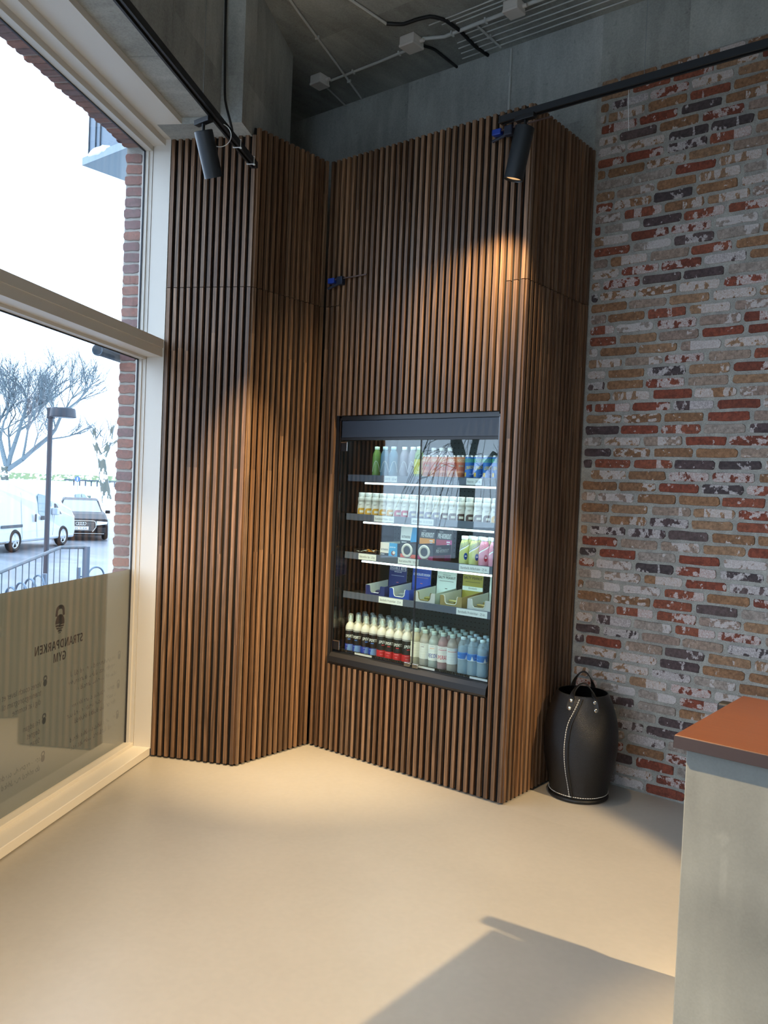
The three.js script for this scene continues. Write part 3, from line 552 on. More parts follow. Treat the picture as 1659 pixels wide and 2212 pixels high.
// ---- goods
const pet = (c, r = 0.06, o = {}) => phy(c, r, { transmission: 0.75, thickness: 0, ior: 1.35, ...o });
function wrapTex(w, h, draw) { const t = canvasTex(w, h, draw); t.wrapS = THREE.RepeatWrapping; return t; }
const band = (r, y0, y1, s = 28) => new THREE.CylinderGeometry(r, r, y1 - y0, s, 1, true).translate(0, (y0 + y1) / 2, 0);
const facing = 0.62;                                     // fronts of the bottles look out of the cooler, a little towards the viewer
function proto(build) { const g = new THREE.Group(); build(g); return g; }
function place(p, name, label, category, pos, turn, group) { const c = p.clone(); c.name = numbered(name); c.position.set(...pos); c.rotation.y = turn; c.userData = { label, category, group }; scene.add(c); return c; }

// sports drink with clear sport cap
const sports = (accent, accentName) => proto((g) => {
  part(g, 'body', lathe([[0.0005, 0], [0.027, 0], [0.031, 0.004], [0.0318, 0.01], [0.0318, 0.132], [0.0324, 0.142], [0.031, 0.158], [0.025, 0.173], [0.0155, 0.183], [0.013, 0.19], [0.013, 0.199], [0.0005, 0.2]]), std(0xe9e2da, 0.35));
  const t = wrapTex(1024, 512, (c, W, H2) => {
    c.fillStyle = '#17171a'; c.fillRect(0, 0, W, H2); c.fillStyle = accent; c.fillRect(0, H2 * 0.66, W, H2 * 0.34);
    for (const x of [0, 512]) { c.fillStyle = '#f2f2ee'; c.font = 'italic bold 104px sans-serif'; c.textAlign = 'center'; c.save(); c.translate(x + 256, H2 * 0.34); c.transform(0.84, 0, -0.1, 1, 0, 0); c.fillText('SPORTS', 0, 0); c.restore(); c.fillStyle = accentName === 'red' ? '#c23036' : '#4b78c8'; c.fillRect(x + 205, H2 * 0.39, 100, 26);
      c.fillStyle = 'rgba(255,255,255,0.75)'; c.fillRect(x + 150, H2 * 0.72, 150, 7); c.fillRect(x + 170, H2 * 0.86, 90, 6); if (accentName !== 'red') { c.fillStyle = '#7da0d8'; c.beginPath(); c.moveTo(x + 190, H2); c.lineTo(x + 235, H2 * 0.68); c.lineTo(x + 420, H2 * 0.68); c.lineTo(x + 420, H2); c.fill(); } }
  });
  part(g, 'label', band(0.0322, 0.004, 0.132), std(0xffffff, 0.4, { map: t }));
  part(g, 'shoulder_print', band(0.0329, 0.136, 0.1395), std(0x55504a, 0.6));
  const cap = part(g, 'cap', lathe([[0.0165, 0.19], [0.0175, 0.2], [0.0172, 0.215], [0.016, 0.229], [0.0135, 0.238], [0.0005, 0.241]], 20), pet(0xf6fbfc, 0.08));
  part(cap, 'nozzle', lathe([[0.0125, 0.199], [0.0105, 0.207], [0.0065, 0.212], [0.0055, 0.222], [0.007, 0.225], [0.0005, 0.227]], 14), std(0xd3e2e6, 0.4));
});
const spBlue = sports('#2f49b4', 'blue'), spRed = sports('#d0242c', 'red');
const rowName = ['front', 'second', 'third', 'fourth'];
for (let r = 0; r < 3; r++) for (let k = 0; k < 8; k++) {
  const blue = k < 4, n = blue ? k : k - 4;
  place(blue ? spBlue : spRed, 'sports_bottle', `black sports drink bottle with ${blue ? 'blue' : 'red'} base, ${ORD[n]} of that colour from left, ${rowName[r]} row`, 'bottle', [0.232 + k * 0.0663 + (r % 2) * 0.004, DECK, -0.115 - r * 0.069], facing + rr(-0.5, 0.5) + 1.57, 'sports drinks on the cooler floor');
}
// flavoured water
const vitTex = [['#f4ecd8', '#c8a838', 'D', '#b8a46a', ''], ['#f2efe9', '#5a3a52', 'CARE', '#6d5a66', ''], ['#f4f4f2', '#ef8a4a', 'BOOST', '#2a2440', 'RECOVER'], ['#f6efec', '#c8285a', 'VITAMIN WELL', '#d02c4c', 'UPGRADE'], ['#f2f3f4', '#e06a4a', 'ANTIOXIDANT', '#6a7684', '']].map(([bg, c1, s1, c2, s2]) => wrapTex(1024, 448, (c, W, H2) => {
  c.fillStyle = bg; c.fillRect(0, 0, W, H2);
  for (const x of [0, 512]) { c.fillStyle = '#6f7480'; c.font = '34px sans-serif'; c.textAlign = 'left'; c.fillText('VITAMIN', x + 110, 60); c.fillStyle = c1; c.font = 'bold 46px sans-serif'; c.fillText(s1, x + 110, 118, 300); c.fillStyle = 'rgba(90,90,90,0.45)'; c.fillRect(x + 110, 176, 290, 3); c.fillRect(x + 110, 250, 290, 3);
    if (s2) { c.font = 'bold 150px sans-serif'; c.textAlign = 'center'; const gr = c.createLinearGradient(x + 40, 0, x + 480, 0); if (s2 === 'RECOVER') { gr.addColorStop(0, '#2a2440'); gr.addColorStop(0.3, '#d8504a'); gr.addColorStop(0.6, '#2a2440'); gr.addColorStop(1, '#3a4aa0'); } else { gr.addColorStop(0, '#d8a030'); gr.addColorStop(0.5, '#e0c040'); gr.addColorStop(1, '#d0485a'); } c.fillStyle = gr; c.fillText(s2, x + 256, 365, 430); } else { c.fillRect(x + 110, 330, 290, 2); c.fillRect(x + 240, 200, 2, 200); } }
}));
const vit = vitTex.map((t, i) => proto((g) => {
  part(g, 'body', lathe([[0.0005, 0], [0.028, 0], [0.0318, 0.005], [0.0322, 0.05], [0.0322, 0.15], [0.031, 0.162], [0.026, 0.178], [0.0175, 0.192], [0.0145, 0.199], [0.0145, 0.205]]), pet([0xf6f2e4, 0xf3efea, 0xeff4f2, 0xf0d6d8, 0xf3ece6][i], 0.05, { transmission: 0.7 }));
  part(g, 'liquid', lathe([[0.0005, 0.003], [0.029, 0.003], [0.03, 0.05], [0.03, 0.15], [0.024, 0.17], [0.0005, 0.17]]), phy([0xeee4c4, 0xe9e0d8, 0xe4ebe8, 0xe2b8ba, 0xeaded4][i], 0.1, { transmission: 0.5, thickness: 0 }));
  part(g, 'label', band(0.0326, 0.05, 0.143), std(0xffffff, 0.5, { map: t }));
  part(g, 'cap', lathe([[0.0162, 0.2], [0.0166, 0.203], [0.0166, 0.216], [0.0155, 0.219], [0.0005, 0.2195]], 24), std(0xc7dbd6, 0.45));
}));
const vitWord = ['pale yellow', 'beige', 'clear white', 'pinkish', 'off white'];
for (let r = 0; r < 4; r++) for (let k = 0; k < 5; k++) place(vit[k], 'flavoured_water_bottle', `white labelled ${vitWord[k]} water bottle between sports drinks and blue waters, ${rowName[r]} row`, 'bottle', [0.774 + k * 0.0662 + (r % 2) * 0.003, DECK, -0.1 - r * 0.0675], facing + rr(-0.35, 0.35) + 1.57, 'flavoured waters on the cooler floor');
// still water
const waterTex = wrapTex(512, 128, (c, W, H2) => { c.fillStyle = '#3f7fd0'; c.fillRect(0, 0, W, H2); c.fillStyle = '#5c98de'; c.fillRect(0, 0, W, 14); c.fillStyle = '#dfe8f0'; c.fillRect(0, H2 - 10, W, 10); for (const x of [0, 256]) { c.fillStyle = '#9cc0ea'; c.fillRect(x + 70, 66, 110, 10); c.fillStyle = '#eef4fa'; c.beginPath(); c.moveTo(x + 6, H2); c.lineTo(x + 30, 40); c.lineTo(x + 56, H2); c.fill(); } });
const water = proto((g) => {
  const p = [[0.0005, 0.002], [0.026, 0], [0.031, 0.006]]; for (let i = 0; i < 9; i++) { p.push([i % 2 ? 0.0318 : 0.0302, 0.014 + i * 0.0085]); } p.push([0.0312, 0.092], [0.0312, 0.132]); for (let i = 0; i < 4; i++) p.push([i % 2 ? 0.0318 : 0.0302, 0.138 + i * 0.007]); p.push([0.03, 0.17], [0.0225, 0.19], [0.0145, 0.203], [0.0142, 0.21]);
  part(g, 'body', lathe(p), pet(0xeef8fe, 0.04, { transmission: 0.75 }));
  part(g, 'water', lathe([[0.0005, 0.004], [0.028, 0.006], [0.029, 0.1], [0.0285, 0.165], [0.0005, 0.165]]), phy(0xe4f2fa, 0.06, { transmission: 0.7, thickness: 0 }));
  part(g, 'label', band(0.0319, 0.092, 0.132), std(0xffffff, 0.35, { map: waterTex }));
  part(g, 'cap', lathe([[0.0162, 0.203], [0.0165, 0.206], [0.0165, 0.217], [0.0005, 0.2195]], 24), std(0xd2e6ee, 0.4));
});
for (let r = 0; r < 3; r++) for (let k = 0; k < 3; k++) place(water, 'water_bottle', `clear water bottle with blue label, ${ORD[k]} from left, ${rowName[r]} row at right of cooler floor`, 'bottle', [1.117 + k * 0.0655, DECK, -0.095 - r * 0.068], facing + rr(-0.6, 0.6), 'still waters on the cooler floor');

// top shelf: tall drink bottles and cans
const tall = (c, capC, print, tr = 0.55) => proto((g) => {
  part(g, 'body', lathe([[0.0005, 0], [0.026, 0], [0.0285, 0.004], [0.029, 0.05], [0.0285, 0.12], [0.0265, 0.142], [0.019, 0.16], [0.0145, 0.17], [0.0145, 0.176]]), pet(c, 0.08, { transmission: tr }));
  part(g, 'liquid', lathe([[0.0005, 0.003], [0.025, 0.003], [0.0268, 0.05], [0.0262, 0.12], [0.02, 0.15], [0.0005, 0.15]]), phy(c, 0.1, { transmission: 0.3, thickness: 0 }));
  const arc = []; for (const a of [0, Math.PI]) { const q = []; for (let k = 0; k <= 12; k++) { const f = k / 12, th = a + (f - 0.5) * 1.9, y = 0.03 + 0.068 * Math.sin(Math.PI * f); q.push([0.0292 * Math.sin(th), y, 0.0292 * Math.cos(th)]); } arc.push(tube(q, 0.0012, 5, 24)); }
  if (print) part(g, 'arch_print', merge(arc), std(0xe6ece6, 0.5));
  part(g, 'cap', lathe([[0.0155, 0.17], [0.016, 0.173], [0.016, 0.189], [0.0005, 0.1905]], 24), std(capC, 0.45));
});
const tallG = tall(0xa6cc74, 0xcfe8d4, true), tallB = tall(0x8fbcd6, 0xbcdcec, true), tallW = tall(0xcfc9d6, 0xe6ecf0, true, 0.65), tallY = proto((g) => { const b = tall(0xb8d88a, 0xd6eee0, false).clone(); for (const c of [...b.children]) g.add(c); part(g, 'label', band(0.0295, 0.022, 0.112), std(0xe6dc3a, 0.45)); });
[[tallG, 'green tall drink bottle with arch print, leftmost on the top shelf'], [tallB, 'blue tall drink bottle next to the green one on the top shelf'], [tallB, 'blue tall drink bottle, the second blue one on the top shelf'], [tallW, 'pale tall drink bottle right of the blue ones on the top shelf'], [tallW, 'pale tall drink bottle left of the yellow labelled one, top shelf'], [tallY, 'tall bottle with bright yellow label beside the orange cans']].forEach(([p, l], i) => place(p, 'drink_bottle', l, 'bottle', [0.378 + i * 0.0665, SHELF[0], -0.136 - (i > 2 && i < 5 ? 0.025 : 0)], facing + rr(-0.3, 0.3), 'bottles on the top shelf'));
[0.74, 0.80, 0.86].forEach((x, i) => place(tallW, 'drink_bottle', `pale tall drink bottle standing behind the orange cans, ${ORD[i]} from left`, 'bottle', [x, SHELF[0], -0.245], facing, 'bottles on the top shelf'));
const canTex = (draw) => wrapTex(1024, 512, draw);
const canO = canTex((c, W, H2) => { c.fillStyle = '#e8926a'; c.fillRect(0, 0, W, H2); for (const x of [0, 512]) { c.fillStyle = '#d86a4a'; c.fillRect(x, 150, 512, 200); c.fillStyle = '#f4d6b4'; c.font = 'bold 92px sans-serif'; c.textAlign = 'center'; c.fillText('NOCCO', x + 256, 120, 400); c.fillStyle = '#9ab8a0'; c.font = 'bold 64px sans-serif'; c.fillText('BCAA', x + 256, 250); c.fillStyle = '#c4602a'; c.beginPath(); c.ellipse(x + 256, 450, 150, 48, 0, 0, 7); c.fill(); c.fillStyle = '#f0c090'; c.fillRect(x + 20, 360, 60, 140); } });
const canB = canTex((c, W, H2) => { c.fillStyle = '#1f6fc4'; c.fillRect(0, 0, W, H2); for (const x of [0, 512]) { c.fillStyle = '#58b488'; c.fillRect(x, 40, 512, 92); c.fillStyle = '#2a64b4'; c.font = 'bold 96px sans-serif'; c.textAlign = 'center'; c.fillText('NOCCO', x + 256, 120, 430); c.fillStyle = '#e6c83a'; c.save(); c.translate(x + 256, 270); c.rotate(-0.12); c.font = 'bold 110px sans-serif'; c.fillText('LIMON', 0, 30, 420); c.restore(); c.fillStyle = '#e6b83a'; c.fillRect(x + 30, 390, 110, 100); c.fillStyle = '#8ec0ea'; c.fillRect(x + 260, 420, 150, 16); } });
const can = (t) => proto((g) => {
  part(g, 'body', lathe([[0.0005, 0.002], [0.02, 0], [0.0285, 0.008], [0.0288, 0.012], [0.0288, 0.012]]), std(0xb9bcc0, 0.3, { metalness: 0.8 }));
  part(g, 'printed_wall', band(0.0289, 0.01, 0.128), std(0xffffff, 0.35, { map: t }));
  part(g, 'lid', lathe([[0.0289, 0.128], [0.026, 0.135], [0.0255, 0.138], [0.0245, 0.138], [0.024, 0.134], [0.0005, 0.134]]), std(0xc3c6ca, 0.3, { metalness: 0.8 }));
  part(g, 'pull_tab', rbx(-0.006, 0.134, -0.011, 0.006, 0.1365, 0.011, 0.001), std(0xc3c6ca, 0.3, { metalness: 0.8 }));
});
const cO = can(canO), cB = can(canB);
for (let k = 0; k < 5; k++) place(cO, 'drink_can', `orange drink can on the top shelf, ${ORD[k]} from left`, 'can', [0.772 + k * 0.0612, SHELF[0], -0.138], facing + 1.57 + rr(-0.2, 0.2), 'cans on the top shelf');
for (let k = 0; k < 4; k++) place(cB, 'drink_can', `blue drink can on the top shelf, ${ORD[k]} from left`, 'can', [1.08 + k * 0.0612, SHELF[0], -0.136], facing + 1.57 + rr(-0.2, 0.2), 'cans on the top shelf');

// second shelf: white shakes
const shakeTex = ['#e0a838', '#c4244a', '#8f8aa0', '#5c4038'].map((col) => wrapTex(1024, 512, (c, W, H2) => { c.fillStyle = '#ece6de'; c.fillRect(0, 0, W, H2); for (const x of [0, 512]) { c.fillStyle = '#6a6660'; for (let k = 0; k < 3; k++) c.fillRect(x + 150, 40 + k * 34, 150 - k * 30, 13); c.fillStyle = col; c.beginPath(); c.moveTo(x + 90, H2); c.lineTo(x + 90, 360); c.quadraticCurveTo(x + 110, 250, x + 220, 245); c.lineTo(x + 400, 245); c.lineTo(x + 400, H2); c.fill(); c.fillStyle = '#efe8d8'; c.fillRect(x + 200, 330, 160, 100); } }));
const shake = shakeTex.map((t) => proto((g) => {
  part(g, 'body', lathe([[0.0005, 0], [0.024, 0], [0.0268, 0.004], [0.0272, 0.03], [0.0262, 0.06], [0.0236, 0.078], [0.0236, 0.088], [0.026, 0.1], [0.0255, 0.112], [0.021, 0.12], [0.0205, 0.124]]), std(0xece7df, 0.4));
  part(g, 'label', lathe([[0.0273, 0.006], [0.0277, 0.03], [0.0267, 0.06], [0.0242, 0.077]], 28), std(0xffffff, 0.45, { map: t }));
  part(g, 'shoulder_print', lathe([[0.0242, 0.088], [0.0264, 0.098]], 28), std(0xd8d2c8, 0.5));
  part(g, 'cap', lathe([[0.0215, 0.121], [0.0225, 0.123], [0.0225, 0.143], [0.0215, 0.145], [0.0005, 0.146]], 24), std(0xe9e8e2, 0.4));
}));
const shakeCol = ['yellow', 'red', 'grey', 'brown'], seenC = {};
for (let k = 0; k < 18; k++) { const c = k < 5 ? 0 : k < 7 ? 1 : k < 11 ? 2 : k < 17 ? 3 : 0; const n = seenC[c] = (seenC[c] ?? -1) + 1;
  place(shake[c], 'shake_bottle', k === 17 ? 'white shake bottle with yellow print at the right end of its shelf' : `white shake bottle with ${shakeCol[c]} print on the second shelf, ${ORD[n]} such from left`, 'bottle', [0.268 + k * 0.0588, SHELF[1], -0.136], facing + 1.57 + rr(-0.22, 0.22), 'shakes on the second shelf'); }

// third shelf: milkshakes
const milkTex = [['#d3d68a', '#24449c'], ['#e49ab0', '#b82446']].map(([bg, ink]) => wrapTex(1024, 640, (c, W, H2) => { c.fillStyle = bg; c.fillRect(0, 0, W, H2); for (const x of [0, 512]) { c.strokeStyle = '#f4f4ee'; c.lineWidth = 34; c.beginPath(); c.moveTo(x + 30, 360); c.lineTo(x + 482, 190); c.stroke(); c.strokeStyle = ink; c.lineWidth = 12; c.beginPath(); c.moveTo(x + 30, 340); c.lineTo(x + 482, 170); c.stroke(); c.fillStyle = ink; c.font = 'italic 128px serif'; c.textAlign = 'center'; c.save(); c.translate(x + 256, 230); c.rotate(-0.34); c.fillText('Milkshake', 0, 0, 440); c.restore(); c.font = 'italic 44px serif'; c.fillText('Barebells', x + 256, 80); c.beginPath(); c.arc(x + 330, 420, 58, 0, 7); c.fill(); c.fillStyle = '#ffffff'; c.font = 'bold 44px sans-serif'; c.fillRect(x + 305, 412, 50, 16); c.fillStyle = '#4c4a3c'; c.font = 'bold 40px sans-serif'; c.fillText(bg === '#d3d68a' ? 'VANILLA' : 'STRAWBERRY', x + 210, 570, 260); } }));
const milk = milkTex.map((t, i) => proto((g) => {
  const pr = [[0.028, 0.003], [0.0318, 0.01], [0.0322, 0.05], [0.0315, 0.085], [0.0285, 0.115], [0.022, 0.138], [0.0185, 0.146]];
  part(g, 'body', lathe([[0.0005, 0], [0.026, 0], ...pr.map(([r, y]) => [r - 0.0006, y]), [0.018, 0.15]], 28), std([0xd3d68a, 0xe49ab0][i], 0.35));
  part(g, 'label', lathe(pr, 32), std(0xffffff, 0.38, { map: t }));
  part(g, 'cap', lathe([[0.02, 0.147], [0.0212, 0.15], [0.0212, 0.166], [0.0205, 0.168], [0.0005, 0.169]], 28), std(0xe7ebef, 0.4));
}));
for (let r = 0; r < 2; r++) for (let k = 0; k < 4; k++) place(milk[r ? 0 : k < 2 ? 0 : 1], 'milkshake_bottle', `${r || k < 2 ? 'yellow' : 'pink'} milkshake bottle on the third shelf, ${ORD[k]} from left, ${r ? 'back' : 'front'} row`, 'bottle', [1.068 + k * 0.0668 + r * 0.002, SHELF[2], -0.14 - r * 0.072], facing - 0.15 + 1.57 + rr(-0.15, 0.15), 'milkshakes on the third shelf');

// display boxes: printed tray with a cut-out front and a raised back card
function carton(W, Hh, D, cut, mats, card, name, label, x, y, z, extra) {
  const o = thing(name, label, 'box', [x, y, z], 0, name === 'bar_box' ? 'bar boxes on the lowest shelf' : 'powder boxes on the third shelf'), t = 0.0025;
  const front = [[0, 0], [W, 0], [W, Hh]];
  if (cut) { const a = W * 0.78, b = W * 0.22, d = Hh * 0.28; front.push([a + 0.006, Hh], [a, Hh - 0.006], [a - 0.004, d + 0.012], [a - 0.016, d], [b + 0.016, d], [b + 0.004, d + 0.012], [b, Hh - 0.006], [b - 0.006, Hh]); }
  front.push([0, Hh]);
  const fg = extr(front, t); { const p = fg.attributes.position, uv = fg.attributes.uv; for (let i = 0; i < p.count; i++) uv.setXY(i, p.getX(i) / W, p.getY(i) / Hh); }
  part(o, 'front_panel', fg, mats.front, [0, 0, -t]);
  if (cut) { const rim = front.slice(3, -1).map(([a, b]) => [a, b, 0.0005]); part(o, 'cut_edge', tube(rim, 0.0028, 5, 60), std(mats.edge ?? 0xe8e6dc, 0.6)); }
  const side = () => { const g = extr([[0, 0], [D, 0], [D, Hh + (mats.rise ?? 0)], [0, Hh]], t); const p = g.attributes.position, uv = g.attributes.uv; for (let i = 0; i < p.count; i++) uv.setXY(i, p.getX(i) / D, p.getY(i) / Hh); g.rotateY(Math.PI / 2); return g; };
  part(o, 'side_panel', side(), mats.inside, [0, 0, 0]); part(o, 'side_panel', side(), mats.side, [W - t, 0, 0]);
  part(o, 'bottom_panel', bx(t, 0, -D, W - t, t, -t), mats.inside);
  const cg = new THREE.BoxGeometry(card.w ?? W, card.h, t); cg.translate(W / 2, card.h / 2, 0);
  part(o, 'back_card', cg, [mats.cardEdge, mats.cardEdge, mats.cardEdge, mats.cardEdge, std(0xffffff, 0.5, { map: card.tex }), mats.cardEdge], [0, 0, -D], [card.lean ?? -0.04, 0, 0]);
  if (extra) extra(o, W, Hh, D);
  return o;
}
const paper = std(0xd8ddd0, 0.75), cardStock = std(0xc9cdc0, 0.75);
const cardTex = (bg, lines, deco) => canvasTex(512, 700, (c, W, H2) => { c.fillStyle = bg; c.fillRect(0, 0, W, H2); if (deco) deco(c, W, H2); c.textAlign = 'center'; for (const [s, y, px, col, f] of lines) { c.fillStyle = col; if (s === '~') { for (let k = 0; k < 13; k++) c.fillRect(W * 0.14 + k * W * 0.056, y - px * 0.6, W * 0.04, px * 0.42); continue; } if (s === '-') { c.fillRect(W * 0.44, y - px * 0.5, W * 0.12, px * 0.4); continue; } c.font = `${f ?? 'bold'} ${px}px sans-serif`; c.fillText(s, W / 2, y, W * 0.9); } });
const bars = (o, W, Hh, D, cols) => { for (let k = 0; k < 4; k++) { const g = rbx(0, 0, 0, W * 0.72, 0.013, 0.034, 0.005); part(o, 'wrapped_bar', g, std(pick(cols), 0.3), [W * 0.14 + rr(-0.004, 0.004), 0.004 + (k % 2) * 0.014, -0.06 - k * 0.038], [rr(-0.15, 0.15), rr(-0.2, 0.2), rr(-0.1, 0.1)]); } };
const BW = 0.158, BH = 0.066, BD = 0.225, BZ = ZF - 0.014, by = SHELF[3];
const flat = (c, r = 0.55) => std(c, r);
[
  { l: 'navy blue bar box with a white lettered back card, leftmost on the lowest shelf', c: 0x1d2c6a, edge: 0x1d2c6a, tex: cardTex('#1f2f72', [['Barebells', 60, 46, '#e8e8ee', 'italic'], ['DOUBLE BITE', 190, 84, '#e6e8f0'], ['PROTEIN BAR', 250, 34, '#dfe3f0'], ['~', 330, 28, '#b8c0dc', ''], ['-', 470, 34, '#d06a6a', 'italic']], (c) => { c.strokeStyle = '#e6e8f0'; c.lineWidth = 8; c.strokeRect(30, 110, 452, 98); }), w: [0x2a3c86, 0xb8c0d8, 0x16204e] },
  { l: 'bright blue bar box with white cut-out rim, second on the lowest shelf', c: 0x2547a8, edge: 0xe9ebe6, tex: cardTex('#2a50b8', [['Barebells', 84, 44, '#2b2b2b', 'italic'], ['PROTEIN BAR', 190, 34, '#16286a', ''], ['CHOCOLATE DOUGH', 260, 66, '#f2f4f8'], ['~', 310, 24, '#c09a9a', ''], ['-', 430, 34, '#e07a5a', 'italic']], (c) => { c.fillStyle = '#e2efe6'; c.fillRect(0, 0, 512, 120); }), w: [0x7d8a94, 0x5a6a7c, 0x30405a] },
  { l: 'white bar box with pale mint back card, middle of the lowest shelf', c: 0xd8d4cc, edge: 0x7a6a34, tex: cardTex('#dfeee6', [['Barebells', 84, 40, '#6a6a40', 'italic'], ['PROTEIN BAR', 200, 34, '#3c3c34', ''], ['SALTY PEANUT', 262, 68, '#23241f'], ['~', 320, 26, '#4c4c44', ''], ['-', 470, 32, '#3c3c34', 'italic']], (c) => { c.fillStyle = '#b9c07c'; c.fillRect(0, 0, 512, 110); }), w: [0xc8c070, 0xdedcc8, 0x8e8a4a] },
  { l: 'olive bar box with white band across its olive card', c: 0xa88f56, edge: 0xe6e2d2, tex: cardTex('#a39a3c', [['PROTEIN BAR', 130, 36, '#4a4418', ''], ['SALTY PEANUT', 210, 74, '#2e2a10'], ['~', 275, 26, '#4a4418', ''], ['Barebells', 408, 52, '#34402c', 'italic'], ['-', 540, 34, '#4a4418', 'italic']], (c) => { c.fillStyle = '#e3efe2'; c.fillRect(0, 355, 512, 82); }), w: [0x8a7a2a, 0x5a5220, 0xc0b878] },
  { l: 'white bar box with a pale card, rightmost on the lowest shelf', c: 0xd3cec6, edge: 0xdfe0d6, tex: cardTex('#dfe9e2', [['CARAMEL', 300, 84, '#3a3e38'], ['CASHEW', 380, 60, '#4a4e46', ''], ['-', 500, 32, '#4a4e46', 'italic']], (c) => { c.fillStyle = '#d2e4dc'; c.fillRect(0, 0, 512, 120); }), w: [0xd8cfa0, 0x6a5a30, 0xb09a5a] },
].forEach((b, i) => { const m = flat(b.c); carton(BW, BH, BD, true, { front: m, side: i === 2 ? flat(0xb9c4b0) : i === 4 ? flat(0x9a8a5a) : m, inside: paper, cardEdge: cardStock, edge: b.edge, rise: 0.018 }, { w: BW - 0.012, h: 0.215, tex: b.tex }, 'bar_box', b.l, 0.345 + i * 0.193, by, BZ, (o, W, Hh, D) => bars(o, W, Hh, D, b.w)); });
// third shelf boxes
const y3 = SHELF[2];
const nutTex = canvasTex(512, 340, (c, W, H2) => { c.fillStyle = '#e8ded2'; c.fillRect(0, 0, W, H2); c.fillStyle = '#15181c'; c.fillRect(0, 250, W, 90); c.fillStyle = '#2a9bd4'; c.beginPath(); c.moveTo(270, 0); c.lineTo(W, 0); c.lineTo(W, H2); c.lineTo(250, H2); c.fill(); c.fillStyle = '#23262a'; c.font = 'bold 62px sans-serif'; c.fillText('NUTRAMINO', 24, 190, 215); c.fillStyle = '#e8e8e8'; c.fillRect(24, 275, 110, 14); c.fillStyle = '#7a3a2a'; c.beginPath(); c.arc(390, 240, 58, 0, 7); c.fill(); c.fillStyle = '#f0e6da'; c.beginPath(); c.arc(410, 225, 38, 0, 7); c.fill(); c.fillStyle = '#ffffff'; c.font = 'bold 40px sans-serif'; c.fillText('protein bar', 285, 110, 170); });
const nutCard = canvasTex(512, 560, (c, W, H2) => { c.fillStyle = '#f4f4f0'; c.fillRect(0, 0, W, H2); c.fillStyle = '#20272e'; c.fillRect(0, 270, W, 290); c.fillStyle = '#2a9fdc'; c.beginPath(); c.moveTo(340, 20); c.lineTo(W, 20); c.lineTo(W, 430); c.lineTo(280, 430); c.fill(); c.fillStyle = '#2c3034'; c.font = 'bold 66px sans-serif'; c.fillText('NUTRAMINO', 30, 230, 260); c.fillStyle = '#e8e8e8'; c.fillRect(40, 300, 150, 18); c.fillStyle = '#703828'; c.beginPath(); c.arc(410, 350, 50, 0, 7); c.fill(); c.fillStyle = '#f2ece2'; c.beginPath(); c.arc(424, 335, 34, 0, 7); c.fill(); });
const preTex = (col, col2) => canvasTex(512, 340, (c, W, H2) => { c.fillStyle = '#20252a'; c.fillRect(0, 0, W, H2); c.fillStyle = col; c.fillRect(0, 112, W, 228); c.fillStyle = col2; c.fillRect(330, 112, 182, 228); c.fillStyle = '#f0f0ee'; c.font = 'italic bold 80px sans-serif'; c.textAlign = 'center'; c.fillText('PRE-WORKOUT', 256, 100, 430); c.font = '26px sans-serif'; c.fillText('nutramino', 150, 32); c.fillRect(340, 130, 110, 14); c.fillRect(360, 158, 80, 12); });
const preSide = canvasTex(512, 220, (c, W, H2) => { c.fillStyle = '#1d2126'; c.fillRect(0, 0, W, H2); c.fillStyle = '#8a2440'; c.fillRect(0, 140, W, 80); c.fillStyle = '#b02a72'; c.fillRect(330, 140, 182, 80); c.fillStyle = '#e8e8e8'; c.font = 'italic bold 66px sans-serif'; c.textAlign = 'center'; c.fillText('PRE-WORKOUT', 256, 104, 360); c.font = '24px sans-serif'; c.fillText('nutramino', 170, 46); });
const preFront = (col) => canvasTex(512, 340, (c, W, H2) => { c.fillStyle = '#1d2126'; c.fillRect(0, 0, W, H2); c.fillStyle = col; c.fillRect(0, 235, W, 105); c.fillStyle = '#e8e4e0'; c.font = 'bold 36px sans-serif'; c.textAlign = 'center'; c.fillText('pre-workout', 256, 310); });
const ring = (o, W, Hh) => { part(o, 'round_window_rim', new THREE.TorusGeometry(0.0345, 0.0085, 12, 40).scale(1, 1, 0.6), std(0xdcd5c6, 0.6), [W * 0.46, Hh * 0.54, 0.003]); part(o, 'round_window', new THREE.CircleGeometry(0.032, 32), std(0x0c0d10, 0.3), [W * 0.46, Hh * 0.54, 0.0008]); };
carton(0.138, 0.088, 0.2, false, { front: std(0xffffff, 0.5, { map: nutTex }), side: flat(0x15181c), inside: paper, cardEdge: cardStock }, { h: 0.19, tex: nutCard, lean: -0.05 }, 'powder_box', 'white and blue box with a tall open lid on the third shelf', 0.452, y3, BZ);
carton(0.118, 0.096, 0.19, false, { front: std(0xffffff, 0.5, { map: preFront('#e0562a') }), side: flat(0x1d2126), inside: flat(0x23272b), cardEdge: cardStock }, { h: 0.183, tex: preTex('#f09a2a', '#f0962a'), lean: -0.05 }, 'powder_box', 'black box with orange stripe and white ring on the third shelf', 0.612, y3, BZ, ring);
carton(0.118, 0.096, 0.19, false, { front: std(0xffffff, 0.5, { map: preFront('#b02a62') }), side: std(0xffffff, 0.5, { map: preSide }), inside: flat(0x23272b), cardEdge: cardStock }, { h: 0.183, tex: preTex('#b02a4a', '#b8287c'), lean: -0.05 }, 'powder_box', 'black box with magenta stripe and white ring on the third shelf', 0.742, y3, BZ, ring);
